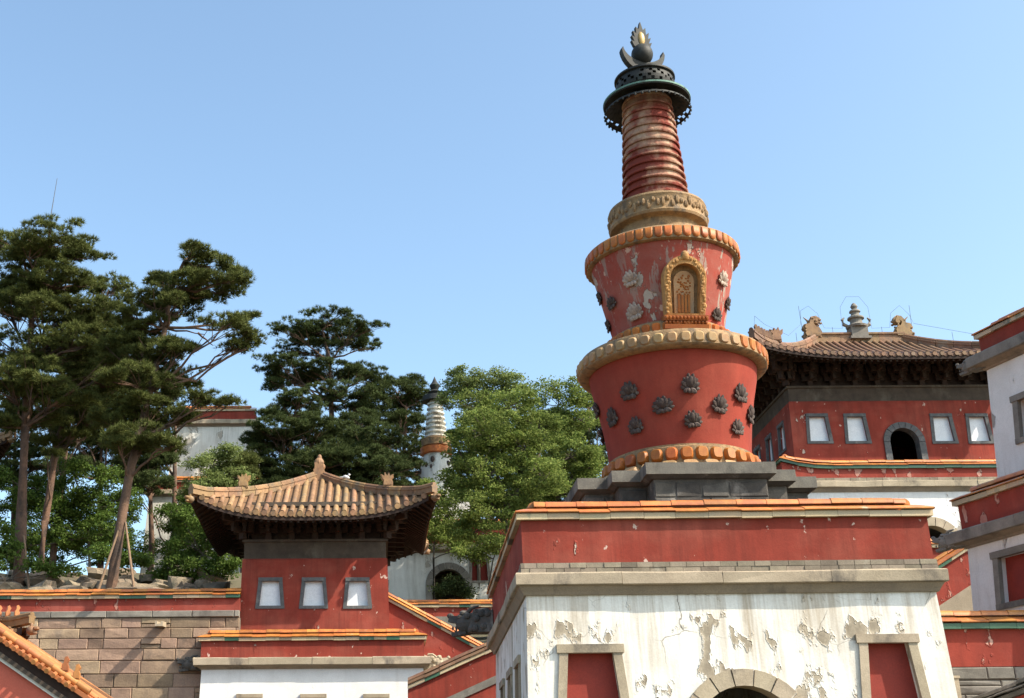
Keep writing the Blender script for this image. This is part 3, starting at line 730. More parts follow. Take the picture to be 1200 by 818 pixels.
MB().lathe([(2.32, Z(10.9)), (2.32, Z(11.25)), (2.25, Z(11.3)), (2.25, Z(11.85)), (2.15, Z(11.9)), (2.15, Z(11.95))], 64).build('lotus_base', 'carved_tan', ST, True)
mb = MB(); mb.lathe([(2.12, Z(11.9)), (2.135, Z(12.2)), (2.22, Z(12.9)), (2.36, Z(13.7)), (2.50, Z(14.3)), (2.57, Z(14.76))], 96); low = mb.build('lower_drum', 'red_drum_clean', ST, True)
MB().lathe([(2.54, Z(14.72)), (2.62, Z(14.70)), (2.84, Z(14.75)), (2.88, Z(14.80)), (2.86, Z(15.16)), (2.80, Z(15.26)), (1.7, Z(15.34))], 96).build('lower_rim', 'carved_tan', ST, True)
MB().lathe([(1.98, Z(15.28)), (1.96, Z(15.52)), (1.90, Z(15.86)), (1.80, Z(15.93)), (1.72, Z(15.98))], 72).build('small_lotus_band', 'carved_tan', ST, True)
mb = MB(); mb.lathe([(1.68, Z(15.75)), (1.70, Z(16.0)), (1.84, Z(16.6)), (2.02, Z(17.4)), (2.18, Z(18.1)), (2.25, Z(18.42))], 96); upd = mb.build('upper_drum', 'red_drum_worn', ST, True)
MB().lathe([(2.20, Z(18.40)), (2.30, Z(18.38)), (2.39, Z(18.42)), (2.41, Z(18.80)), (2.34, Z(18.86)), (1.3, Z(19.2))], 96).build('upper_rim', 'carved_tan', ST, True)
def petal_mesh(w, h, dep, mat, sq=.0, name='petal'):
    o = [(-w / 2, h / 2), (w / 2, h / 2)] + [(w / 2 * math.cos(-PI * k / 8), -h / 2 + w / 2 * (1 - sq) + (w / 2) * (1 - sq) * math.sin(-PI * k / 8)) for k in range(9)]
    if sq: o = [(w / 2 * math.copysign(abs(math.cos(t)) ** .6, math.cos(t)), h / 2 * math.copysign(abs(math.sin(t)) ** .6, math.sin(t))) for t in [2 * PI * k / 14 for k in range(14)]]
    n = len(o); mb = MB(); vs = [(x, .04, z) for x, z in o] + [(x * .97, -dep * .4, z * .97) for x, z in o] + [(x * .72, -dep, z * .75) for x, z in o]
    mb.add(vs, [(i, (i + 1) % n, (i + 1) % n + n, i + n) for i in range(n)] + [(i + n, (i + 1) % n + n, (i + 1) % n + 2 * n, i + 2 * n) for i in range(n)] + [tuple(range(2 * n, 3 * n))])
    return mb.mesh(name, mat, True)
def ring_of(name, n, r, z, meshes, tilt=0, pick=None, parent=ST):
    for k in range(n):
        a = 2 * PI * k / n; me = meshes[pick(k, a) if pick else 0]
        piece(name, me, parent, Matrix.Translation((r * math.cos(a), r * math.sin(a), Z(z) + j(.006))) @ Matrix.Rotation(a + PI / 2, 4, 'Z') @ Matrix.Rotation(tilt + j(.02), 4, 'X'))
pt_o = petal_mesh(.25, .36, .05, 'petal_orange'); pt_o2 = petal_mesh(.30, .38, .06, 'petal_orange'); pt_t = petal_mesh(.31, .33, .075, 'petal_tan', .6)
ring_of('petal', 52, 2.40, 18.62, [pt_o], -.05)
def lowpick(k, a): d = (a - AV + PI) % (2 * PI) - PI; return 1 if (d > .72 or (d < -1.5)) else 0
ring_of('petal', 46, 2.86, 14.98, [pt_t, pt_o2], .05, lowpick)
ring_of('petal', 38, 1.93, 15.70, [petal_mesh(.26, .27, .07, 'petal_orange', .6)], .2)
ring_of('petal', 33, 2.25, 11.62, [petal_mesh(.36, .40, .13, 'petal_orange', .6)], -.12)
ring_of('petal', 26, 2.42, 11.20, [petal_mesh(.52, .30, .16, 'petal_tan', .6)], -.75)
# lotus reliefs on the drums
def lotus_mesh(mat, sc):
    mb = MB()
    mb.blob((0, -.02, .02), .14, .07, .2, 8, 6)
    for a, l, w, y in ((0, .36, .13, -.12), (30, .38, .11, -.09), (-30, .38, .11, -.09), (14, .46, .10, -.02), (-14, .46, .10, -.02), (46, .43, .09, -.02), (-46, .43, .09, -.02), (66, .42, .085, -.06), (-66, .42, .085, -.06), (88, .40, .075, -.03), (-88, .40, .075, -.03), (112, .30, .08, -.10), (-112, .30, .08, -.10), (140, .16, .09, -.11), (-140, .16, .09, -.11)):
        r = math.radians(a); m3 = Matrix.Rotation(r, 3, 'Y')
        mb.blob(Vector((0, y, -.10)) + m3 @ Vector((0, 0, l * .5)), w, .055, l * .5, 6, 5, m3 @ Matrix.Rotation(math.radians(14), 3, 'X'))
    mb.v = [(x * sc, y * sc, (z * 1.2 + .02) * sc) for x, y, z in mb.v]
    return mb.mesh('lotus_relief', mat, True)
lm, lp, lu = lotus_mesh('lotus_bronze', .78), lotus_mesh('lotus_plaster', .76), lotus_mesh('lotus_bronze', .64)
def drum_r(z, up):
    pr = [(1.68, 15.75), (1.70, 16.0), (1.84, 16.6), (2.02, 17.4), (2.18, 18.1), (2.24, 18.35)] if up else [(2.12, 11.9), (2.135, 12.2), (2.22, 12.9), (2.36, 13.7), (2.50, 14.3), (2.56, 14.6)]
    return float(np.interp(z, [p[1] for p in pr], [p[0] for p in pr]))
def put_lotus(px, py, me, up):
    z = 14.0 if not up else 17.0
    for _ in range(6):
        r = drum_r(z, up); best = None
        for k in range(361):
            a = AV - 1.38 + 2.76 * k / 360; x, y = SX + r * math.cos(a), SY + r * math.sin(a)
            p = at(px, py, y); e = abs(p.x - x)
            if best is None or e < best[0]: best = (e, a, p.z)
        z = .5 * z + .5 * min(max(best[2], 11.9), 18.4)
    a = best[1]; r = drum_r(z, up); tl = .19 if not up else .23
    piece('lotus_relief', me, low if not up else upd, Matrix.Translation((r * math.cos(a), r * math.sin(a), Z(z))) @ Matrix.Rotation(a + PI / 2, 4, 'Z') @ Matrix.Rotation(tl + j(.06), 4, 'X') @ Matrix.Rotation(j(.14), 4, 'Y') @ Matrix.Diagonal((rnd.uniform(.85, 1.1), rnd.uniform(.8, 1.1), rnd.uniform(.88, 1.12), 1)))
for px, py in ((738.5, 460), (777, 477), (808.6, 452), (842.5, 476), (866.8, 463), (719, 491), (746, 501), (812, 494), (863.5, 503), (699, 482), (878, 488)): put_lotus(px, py, lm, False)
for px, py, k in ((739.6, 328, 1), (718, 356, 0), (744.7, 367, 1), (846, 328, 1), (854, 357, 0), (839, 370, 0), (713, 383, 0), (701, 350, 0)): put_lotus(px, py, (lu, lp)[k], True)
for k in range(7):                              # the far side, out of the photograph's sight
    a = PI / 2 + (k - 3) * .42; z = 13.0 + .8 * (k % 2); r = drum_r(z, False)
    piece('lotus_relief', lm, low, Matrix.Translation((r * math.cos(a), r * math.sin(a), Z(z))) @ Matrix.Rotation(a + PI / 2, 4, 'Z') @ Matrix.Rotation(.19, 4, 'X'))
# niche on the upper drum, facing the front
nich = MB(); NM = Matrix.Translation((.12, -1.97, Z(16.87))) @ Matrix.Rotation(.22, 4, 'X') @ Matrix.Rotation(.02, 4, 'Y')
def arch_out(w, zb, zs, r, n=12): return [(-w, zb), (w, zb)] + [(r * math.cos(PI * k / n), zs + r * 1.05 * math.sin(PI * k / n)) for k in range(n + 1)]
o1 = arch_out(.60, -.85, .30, .66); o2 = arch_out(.40, -.80, .28, .44)
n_ = len(o1); vs = []
for pts, y in ((o1, .25), (o1, -.16), ([(a * .97, b) for a, b in o1], -.22), ([(a * 1.06, b) for a, b in o2], -.24), (o2, -.16), (o2, .15)): vs += [(a, y, b) for a, b in pts]
fs = [(r_ * n_ + i, r_ * n_ + (i + 1) % n_, (r_ + 1) * n_ + (i + 1) % n_, (r_ + 1) * n_ + i) for r_ in range(5) for i in range(n_)]
nich.add(vs, fs)
NI = piece('niche', nich.mesh('niche', 'carved_ochre', True), ST, NM)
mb = MB()
for k in range(40):                             # carved scrolls round the arch
    t = k / 39
    if t < .3: x, z = -.53, -.75 + t / .3 * 1.05
    elif t > .7: x, z = .53, .30 - (t - .7) / .3 * 1.05
    else: a = PI - (t - .3) / .4 * PI; x, z = .56 * math.cos(a), .30 + .59 * math.sin(a)
    mb.blob((x + j(.04), -.21, z + j(.03)), rnd.uniform(.05, .085), .055, rnd.uniform(.05, .1), 6, 5)
mb.blob((0, -.22, .98), .13, .07, .16, 8, 6)
mb.build('carved_surround', 'carved_ochre', NI, True)
MB().poly([(a, .06, b) for a, b in o2]).build('niche_back', 'carved_tan', NI)
mb = MB(); o3 = arch_out(.29, -.78, .22, .31); mb.prism(o3, lambda a, b: (a, -.02, b), lambda a, b: (a, .06, b)); mb.build('relief_panel', 'petal_tan', NI)
mb = MB()
for k in range(4): mb.box(-.19 + .1 * k, -.06, -.74, -.12 + .1 * k, -.02, -.2)
for k in range(46):
    x, z = rnd.uniform(-.21, .21), rnd.uniform(-.22, .42)
    if z < .22 or math.hypot(x, z - .22) < .24: mb.blob((x, -.02, z), .035, .03, .03, 6, 4)
mb.build('relief_figure', 'petal_orange', NI, True)
mb = MB(); mb.box(-.66, -.30, -1.02, .66, .2, -.86); mb.box(-.60, -.24, -1.14, .60, .2, -1.02); mb.box(-.66, -.32, -1.28, .66, .2, -1.14)
for k in range(12): mb.blob((-.6 + k * .109, -.26, -1.08), .05, .06, .055, 6, 4); mb.blob((-.6 + k * .109, -.31, -.94), .045, .05, .06, 6, 4)
mb.build('niche_sill', 'petal_orange', NI, True)
# neck, carved collar, ringed spire
MB().lathe([(1.32, Z(18.9)), (1.36, Z(19.3)), (1.30, Z(19.65)), (1.40, Z(19.72))], 48).build('neck', 'carved_tan', ST, True)
col = MB().lathe([(1.38, Z(19.68)), (1.55, Z(19.72)), (1.585, Z(19.80)), (1.56, Z(19.86)), (1.55, Z(20.3)), (1.58, Z(20.36)), (1.55, Z(20.44)), (1.2, Z(20.62)), (1.1, Z(20.66))], 64).build('collar', 'carved_tan', ST, True)
mb = MB()
for k in range(64):
    a = 2 * PI * k / 64
    mb.blob((1.555 * math.cos(a), 1.555 * math.sin(a), Z(20.08 + .09 * math.sin(k * 2.4))), .075, .075, .09 + .04 * (k % 3), 6, 5)
mb.build('collar_carving', 'carved_tan', col, True)
spire = MB().lathe([(1.0, Z(20.6)), (.74, Z(24.9))], 40).build('spire', 'spire_paint', ST, True)
for k in range(14):
    z0 = 20.66 + k * .289; R_ = 1.10 - .0205 * k; d_ = .289
    MB().lathe([(R_ * .80, Z(z0 + .05)), (R_ * .98, Z(z0)), (R_ + j(.008), Z(z0 + .03)), (R_ * .995, Z(z0 + .075)), (R_ * .86, Z(z0 + .15)), (R_ * .80, Z(z0 + d_ + .01))], 56).build('spire_ring', 'spire_paint', spire, True)
# metal canopy with pierced skirt
def lace(prof, n, keep, mat, name, parent):
    m = len(prof); vs = [(r * math.cos(2 * PI * k / n), r * math.sin(2 * PI * k / n), z) for r, z in prof for k in range(n)]
    fs = [(i * n + k, i * n + (k + 1) % n, (i + 1) * n + (k + 1) % n, (i + 1) * n + k) for i in range(m - 1) for k in range(n) if keep(i, k)]
    return MB().add(vs, fs).build(name, mat, parent)
can = MB().lathe([(.70, Z(24.62)), (1.33, Z(24.50)), (1.43, Z(24.46)), (1.45, Z(24.52)), (1.36, Z(24.62)), (.9, Z(24.78)), (.7, Z(24.8))], 64).build('canopy', 'bronze_dark', ST, True)
MB().lathe([(1.40, Z(24.50)), (1.46, Z(24.50)), (1.46, Z(24.56)), (1.36, Z(24.62)), (1.30, Z(24.64)), (1.40, Z(24.50))], 64, caps=False).build('canopy_edge', 'verdigris', can, True)
lace([(.80, Z(24.60)), (.92, Z(24.54)), (1.04, Z(24.47)), (1.14, Z(24.40)), (1.24, Z(24.33)), (1.33, Z(24.28)), (1.40, Z(24.22)), (1.43, Z(24.15))], 132, lambda i, k: i in (0, 6) or (k + i * 2) % 5 > 1 or (k // 11 + i) % 3 == 0, 'bronze_dark', 'canopy_fringe', can)
pm_ = MB().blob((0, 0, 0), .04, .04, .06, 6, 4).mesh('pendant', 'bronze_dark', True)
for k in range(40): a = 2 * PI * k / 40; piece('pendant', pm_, can, Matrix.Translation((1.43 * math.cos(a), 1.43 * math.sin(a), Z(24.13))))
crown = MB().lathe([(.70, Z(24.78)), (.72, Z(25.4)), (.3, Z(25.62))], 40).build('crown_drum', 'bronze_dark', ST, True)
lace([(.84, Z(24.74)), (.90, Z(24.82)), (.97, Z(24.92)), (.99, Z(25.02)), (1.0, Z(25.12)), (.99, Z(25.22)), (.96, Z(25.32)), (.93, Z(25.38))], 108, lambda i, k: i in (0, 6) or (k + i * 2) % 5 > 1 or (k // 9 + i) % 3 == 0, 'bronze_dark', 'crown_fretwork', crown)
MB().lathe([(.93, Z(25.37)), (1.02, Z(25.40)), (1.02, Z(25.46)), (.90, Z(25.50)), (.3, Z(25.66))], 40).build('crown_lip', 'bronze_dark', crown, True)
MB().lathe([(.34, Z(25.6)), (.22, Z(25.72)), (.14, Z(25.85))], 24).build('finial_stem', 'bronze_dark', ST, True)
cres = []
for k in range(17): a = PI * 1.03 + PI * .94 * k / 16; cres.append((.80 * math.cos(a), .16 + .86 * math.sin(a)))
for k in range(17): a = PI * 1.97 - PI * .94 * k / 16; cres.append((.75 * math.cos(a), .26 + .58 * math.sin(a)))
mb = MB(); mb.prism(cres, lambda a, b: (a, -.12, b), lambda a, b: (a, .12, b))
piece('crescent', mb.mesh('crescent', 'bronze_dark'), ST, Matrix.Translation((0, 0, Z(26.42))) @ Matrix.Rotation(.25, 4, 'Z'))
MB().blob((0, 0, Z(26.46)), .37, .37, .40, 24, 16).build('sun_ball', 'bronze_dark', ST, True)
fl = [(-.20, 0), (.20, 0), (.30, .10), (.38, .30), (.27, .26), (.36, .50), (.25, .44), (.30, .70), (.18, .60), (.18, .88), (.08, .78), (0, 1.1), (-.08, .78), (-.18, .88), (-.18, .60), (-.30, .70), (-.25, .44), (-.36, .50), (-.27, .26), (-.38, .30), (-.30, .10)]
mb = MB(); mb.prism(fl, lambda a, b: (a, -.07, b), lambda a, b: (a, .07, b))
f_ = piece('flame', mb.mesh('flame', 'bronze_dark'), ST, Matrix.Translation((0, 0, Z(26.66))) @ Matrix.Rotation(.25, 4, 'Z'))
MB().blob((0, -.05, .42), .13, .09, .28, 12, 8).build('jewel', 'gilt', f_, True)
# ------------------------------------------------------------------ pavilion on its white base (left)
zg = 3.0; B1 = thing('platform_base', 'low white platform with red parapet and small windows under the three-window pavilion', 'platform', (-2.9, 63.2, zg))
opn = {'F': []}
for px in (292, 367, 441):
    p = at(px, 817, 58); opn['F'].append(('win', p.x + 2.9, p.z - 1.5 - zg, p.z - zg, .75, 1.0))
platform(B1, 9.85, 10, 0, 8.25 - zg, batter=.03, mould=.12, slab=.34, brick=.0, red=.75, t=.7, seg=.62, sc=.95, over=.34, openings=opn, wall='white_plaster_clean', sides='FRL', fw=.16, panel='gate_red')
gargoyle(B1, (9.85 / 2 + .1, -10 / 2 + .6, 8.5 - zg), 0, 1.0, 'tan_stone')
gargoyle(B1, (-9.85 / 2 - .1, -10 / 2 + .6, 8.5 - zg), PI, 1.0, 'dark_stone')
zp = 8.8; PV = thing('pavilion', 'square red pavilion with three white-boarded windows and a curved tan tiled roof', 'pavilion', (-2.9, 62.9, zp))
opn = [('win', at(px, 696, 59.4).x + 2.9, at(px, 713, 59.4).z - zp + .12, at(px, 679, 59.4).z - zp - .05, .80, 1.02, 'window_board', 'slate_frame') for px in (316.5, 367.5, 419)]
for s in 'FRBL':
    S, H = side_fn(6.78, 6.8, s); wall_side(PV, S, H, 0, 13.37 - zp, .02, opn if s != 'B' else [], 'red_paint', dep=.16, fw=.16, frame_out=.03, head=1.0)
MB().ring(6.78, 6.8, [(-.3, 13.37 - zp), (.0, 13.37 - zp), (-.16, 13.52 - zp), (-.3, 13.52 - zp)]).build('wall_coping', 'red_paint', PV)
Pp = hip_roof(PV, 5.28, 5.35, .12, 15.08 - zp, 18.15 - zp, .82, .41, 3.3, 3.3, 13.40 - zp, rt=.125, bracket_step=1.1, concave=.14)
mb = MB(); mb.box(-.27, -.27, 17.9 - zp, .27, .27, 18.6 - zp); mb.box(-.22, -.22, 18.6 - zp, .22, .22, 18.95 - zp); mb.blob((0, 0, 18.98 - zp), .25, .25, .26, 12, 8); mb.blob((.02, 0, 19.22 - zp), .12, .1, .2, 8, 6); mb.blob((.2, -.05, 18.75 - zp), .12, .12, .16, 7, 5)
mb.build('roof_finial', 'old_tile', PV)
bme = extrude_outline(BEAST, .4).mesh('ridge_beast', 'old_tile')
for sx in (-1, 1):
    for side in 'FB':
        u = (5.28 + (.12 - 5.28) * .36) * sx; p = Pp(side, u, .36, .36); x = p.x
        piece('ridge_beast', bme, PV, Matrix.Translation((p.x, p.y, p.z)) @ Matrix.Rotation(0 if x > 0 else PI, 4, 'Z') @ Matrix.Scale(.72, 4))
# pigeon on the roof
p = at(406, 557, 61.6); bp = MB(); bp.blob((0, 0, .12), .17, .09, .09, 10, 6, Matrix.Rotation(.35, 3, 'Y')); bp.blob((.13, 0, .24), .06, .055, .06, 8, 6)
bp.hexa([(-.34, -.05, .10), (-.14, -.06, .10), (-.14, .06, .10), (-.34, .05, .10), (-.34, -.05, .12), (-.14, -.06, .15), (-.14, .06, .15), (-.34, .05, .12)]); bp.tube([(.0, .03, 0), (.0, .03, .1)], .012, 5); bp.tube([(.0, -.03, 0), (.0, -.03, .1)], .012, 5); bp.tube([(.18, 0, .24), (.22, 0, .23)], [.018, .004], 5)
sP = 1 - abs(p.x + 2.9) / 5.64; hp_ = Pp('F', p.x + 2.9, max(0, (5.28 - abs(p.x + 2.9)) / (5.28 - .12)), .40)
bo = bp.build('pigeon', 'pigeon', None, True); bo.location = (hp_.x - 2.9, hp_.y + 62.9, hp_.z + zp - .01); tag(bo, 'pale grey pigeon perched on the pavilion roof ridge', 'bird')

# ------------------------------------------------------------------ coursed stone retaining wall (left) and its spout
zg = 3.9; SW = thing('stone_retaining_wall', 'long retaining wall of brown stone blocks with red band and orange tile coping', 'wall', (-34, 58.9, zg))
Lw = 27.72
straight_wall(SW, Lw, 11.50 - zg, 11.50 - zg, .75, [('red_band', 'red_paint_peeling', 0, -.56, 0), ('backing', 'mortar', -.86, None, -.06)], seg=.62, sc=.9)
Sw = lambda u, o, z: (u, -o, z)
u = 0
while u < Lw:
    l = rnd.uniform(1.8, 2.6); b = min(Lw, u + l); stone_block(SW, Sw, u + .008, b - .008, 10.64 - zg, 10.935 - zg, .09, .2, 'grey_stone', 'coping_stone'); u = b
courses(SW, Sw, 12.5, Lw, 4.4 - zg, 10.63 - zg, .56, .85, 2.0)
p = at(190, 733, 58.8); mb = MB(); prof = [(-.17, 0), (.17, 0), (.17, .22), (.09, .22), (.09, .10), (-.09, .10), (-.09, .22), (-.17, .22)]
mb.prism(prof, lambda a, b: (a, -1.0, b - .10), lambda a, b: (a, .3, b)); sp = mb.build('water_spout', 'tan_stone', SW); sp.location = (p.x + 34, 0, p.z - zg - .05)

# wall behind the pavilion that closes the next terrace
p0, p1 = at(440, 704, 76), at(600, 704, 76); zg = 13.2
TW = thing('terrace_wall', 'low red wall with orange coping in front of the shaded white gatehouse', 'wall', (p0.x, 76, zg))
straight_wall(TW, p1.x - p0.x, p0.z - zg - .4, p0.z - zg - .42, .7, [('red_band', 'red_paint_peeling', 0, -1.5, 0), ('stone_base', 'grey_stone', -1.5, None, .05)], seg=.62, sc=.9)

# stair walls right of the pavilion
def slope_wall(label, pa, pb, Y, layers, group=None, t=.6, drop=8, sc=.85, rot=None, seg=.62, Yb=None, tile='orange_glaze', drip='drip_glaze', name='stair_wall'):
    a, b = at(*pa, Y), at(*pb, Yb if Yb else Y); L = math.hypot(b.x - a.x, b.y - a.y); zg = max(0, min(a.z, b.z) - drop)
    zg = min(ground_z(a.x, a.y), min(a.z, b.z) - 2)
    r = thing(name, label, 'wall', (a.x, a.y, zg), math.atan2(b.y - a.y, b.x - a.x), group)
    straight_wall(r, L, a.z - zg - .42 * sc, b.z - zg - .42 * sc, t, layers, seg, sc, tile, drip); return r
slope_wall('red stair wall with white-edged coping sloping down from the pavilion', (450, 693), (600, 774), 60.0, [('red_band', 'red_paint_peeling', 0, -1.55, 0), ('stone_band', 'tan_stone', -1.55, -2.5, .05), ('wall_foot', 'red_paint', -2.5, None, .0)])
slope_wall('shaded red stair wall rising toward the white gate tower', (478, 797), (640, 724), 52.5, [('red_band', 'red_paint', 0, -1.0, 0), ('stone_band', 'grey_stone', -1.0, -1.3, .06), ('wall_foot', 'red_paint', -1.3, None, 0)], tile='red_tile')

# ------------------------------------------------------------------ far right: great hall on its terrace
zg = 11.5; TE = thing('hall_terrace', 'white terrace with red parapet and upswept coping under the large red hall', 'terrace', (30.6, 74.0, zg))
w_, d_ = 18.0, 16.0
xa = at(1094, 640, 66).x - 30.6; za = at(1094, 614, 66).z - zg
lift = lambda x, y: .38 * max(0, (-x - (w_ / 2 - 2.6)) / 2.6) ** 2 * (1 if y < 0 else .5)
platform(TE, w_, d_, 0, 18.05 - zg, batter=.05, mould=.2, slab=.34, brick=.2, red=.50, t=.7, seg=.95, sc=1.0, over=.28, sides='FL', lift=lift, wall='white_plaster_peeled_shade', redm='red_paint_peeling', drip='green_glaze', openings={'F': [('arch', xa, 0, za - 1.25, 1.15, 'tan_stone')]})
zp = 18.55; HL = thing('temple_hall', 'large red hall with arched doorway, white windows and ornate brown tiled hip roof', 'hall', (29.4, 72.8, zp))
of = [('win', at(px, 502, 67.9).x - 29.4, at(px, 517.5, 67.9).z - zp + .02, at(px, 487.5, 67.9).z - zp, .90, 1.10, 'window_board', 'slate_frame') for px in (959.5, 1004, 1105.5, 1147.5)]
pc = at(1057.5, 501, 67.9); of.append(('arch', pc.x - 29.4, .02, pc.z - zp - .82, .82, 'slate_frame'))
ol = [('win', u, of[0][2], of[0][3], .85, 1.05, 'window_board', 'slate_frame') for u in (3.0, .6, -1.8)]
for s in 'FRBL':
    S, H = side_fn(12.72, 9.6, s); wall_side(HL, S, H, 0, 23.7 - zp, .03, of if s == 'F' else (ol if s in 'LR' else []), 'red_paint', dep=.18, fw=.17, frame_out=.03, head=1.0, ring=.32)
MB().ring(12.72, 9.6, [(-.3, 23.7 - zp), (.0, 23.7 - zp), (-.16, 23.86 - zp), (-.3, 23.86 - zp)]).build('wall_coping', 'red_paint', HL)
Ph = hip_roof(HL, 8.6, 7.0, 2.6, 25.70 - zp, 29.1 - zp, .70, .40, 6.28, 4.72, 23.72 - zp, rt=.11, tile='red_tile', bracket_step=1.25, ridge_h=.55)
mb = MB(); zr = 28.95 - zp
for k in range(7):
    x0 = -2.75 + k * 5.5 / 7; mb = MB()
    mb.box(x0 + .004, -.26, zr, x0 + 5.5 / 7 - .004, .26, zr + .28); mb.box(x0 + .006, -.18, zr + .28, x0 + 5.5 / 7 - .006, .18, zr + .55); mb.box(x0 + .004, -.26, zr + .55, x0 + 5.5 / 7 - .004, .26, zr + .66)
    mb.build('main_ridge_tile', 'old_tile', HL)
ow = extrude_outline(OWL, .5)
for k in range(34):
    a = OWL[k % len(OWL)]; ow.blob((a[0] * .85 + j(.05), rnd.choice((-1, 1)) * rnd.uniform(.1, .24), .05 + a[1] * .88 + j(.05)), rnd.uniform(.05, .11), .07, rnd.uniform(.05, .11), 6, 4)
ow.tube([(.1, 0, .9), (.25, 0, 1.25), (.45, 0, 1.45)], [.08, .06, .02], 6)
ow = ow.mesh('ridge_dragon', 'old_tile')
for sx in (-1, 1): piece('ridge_dragon', ow, HL, Matrix.Translation((sx * 2.75, 0, zr + .3)) @ Matrix.Rotation(0 if sx > 0 else PI, 4, 'Z') @ Matrix.Rotation(0, 4, 'Z') @ Matrix.Scale(1.0, 4))
mb = MB(); mb.box(-.62, -.5, zr + .2, .62, .5, zr + .35); mb.box(-.5, -.4, zr + .35, .5, .4, zr + 1.0); mb.lathe([(.62, zr + 1.0), (.66, zr + 1.12), (.5, zr + 1.2), (.36, zr + 1.3), (.36, zr + 1.55), (.5, zr + 1.6), (.48, zr + 1.7), (.26, zr + 1.82), (.24, zr + 2.0), (.34, zr + 2.06), (.3, zr + 2.16), (.14, zr + 2.25), (.22, zr + 2.42), (.12, zr + 2.6), (0.0, zr + 2.7)], 16)
for sx in (-1, 1): mb.tube([(sx * .5, 0, zr + 1.1), (sx * .78, 0, zr + 1.25), (sx * .85, 0, zr + 1.55), (sx * .7, 0, zr + 1.7)], [.1, .12, .1, .04], 7)
mb.build('ridge_pagoda', 'grey_stone', HL)
fg = extrude_outline(FIG, .2).mesh('ridge_figure', 'red_tile'); bme2 = extrude_outline(BEAST, .4).mesh('ridge_beast', 'old_tile')
for sx in (-1, 1):
    for k in range(6):
        s = .03 + .042 * k; u = (8.6 + (2.6 - 8.6) * s) * sx; p = Ph('F', u, s, .52)
        piece('ridge_figure', fg, HL, Matrix.Translation(p) @ Matrix.Rotation(0 if sx > 0 else PI, 4, 'Z') @ Matrix.Scale(.95, 4))
    s = .33; u = (8.6 + (2.6 - 8.6) * s) * sx; p = Ph('F', u, s, .5); piece('ridge_beast', bme2, HL, Matrix.Translation(p) @ Matrix.Rotation(0 if sx > 0 else PI, 4, 'Z') @ Matrix.Scale(.9, 4))
# lightning conductor above the ridge
path = [Ph('F', -8.7, 0, .2), Ph('F', -8.5, .0, 1.5), Ph('F', -7.6, .1666, 1.35)]
q = lambda x, z: Vector((x, 0, zr + z))
path += [Ph('F', -5.4, .53, 1.0), q(-3.4, 1.3), q(-3.3, 2.2), q(-2.8, 2.5), q(-2.3, 2.0), q(-2.0, 1.05), q(-.9, 1.0), q(-.85, 2.4), q(-.4, 3.1), q(.4, 3.1), q(.85, 2.4), q(.9, 1.0), q(2.0, 1.05), q(2.2, 2.0), q(2.8, 2.5), q(3.3, 1.9), q(3.5, 1.3), Ph('F', 5.4, .53, 1.0), Ph('F', 7.6, .1666, 1.35), Ph('F', 8.5, 0, 1.4)]
mb = MB(); mb.tube(path, .009, 4)
for x in (-4.6, -1.5, 1.5, 4.6):
    if abs(x) < 2.6: a, b = q(x, .6), q(x, 1.1)
    else: s = (8.6 - abs(x)) / 6.0; a, b = Ph('F', x, s, .4), Ph('F', x, s, 1.1)
    mb.tube([a, b], .012, 4)
for sx in (-1, 1): mb.tube([q(sx * 3.35, .9), q(sx * 3.4, 2.5)], .012, 4)
mb.build('lightning_wire', 'steel', HL)

# ------------------------------------------------------------------ two-tier white tower at the right edge, turned to the left
rt_ = math.radians(-73); wR, dR = 5.2, 10.0; cR = corner_center(18.6, 40, rt_, wR, dR)
RT = thing('stepped_tower', 'two-tier white tower in shade with red parapets, dragon spouts and a red blind window', 'tower', (*cR, 0), rt_)
dirn = (math.cos(rt_), math.sin(rt_))
def uT(px, py, ox, oy):
    k = at(px, py, 1.0).x; t = (oy * k - ox) / (dirn[0] - dirn[1] * k); Y = oy + dirn[1] * t; return t, at(px, py, Y).z
t1, za = uT(1184, 650, 18.6, 40); t2, zb = uT(1188, 706, 18.6, 40)
opF = {'F': [('win', t1 - wR / 2 + .1, zb, za, 1.15, 1.35)]}
platform(RT, wR, dR, 0, 9.72, batter=.05, mould=.14, slab=.36, brick=0, red=.86, t=.75, seg=.8, sc=1.0, over=.42, openings=opF, wall='white_plaster_peeled_shade', redm='red_paint_peeling', sides='FLR', stone='grey_stone', frame='grey_stone', fw=.2)
t3, zc = uT(1206, 465, 20.5, 40.5)
up_c = (-wR / 2 + .07 + 2.4, -dR / 2 + 1.96 + 4)
platform(RT, 4.8, 8, 10.0, 15.85, ctr=up_c, batter=.05, mould=.14, slab=.36, brick=0, red=.62, t=.75, seg=.8, sc=.9, over=.42, openings={'F': [('win', t3 - 2.4 + .1, zc - 1.25, zc, 1.0, 1.2)]}, wall='white_plaster_peeled_shade', sides='FLR', stone='grey_stone', frame='grey_stone', fw=.2)
gargoyle(RT, (-wR / 2 - .15, -dR / 2 - .05, 10.0), PI * 1.12, .85)
gargoyle(RT, (up_c[0] - 2.4 - .15, up_c[1] - 4 - .05, 16.1), PI * 1.12, .75)

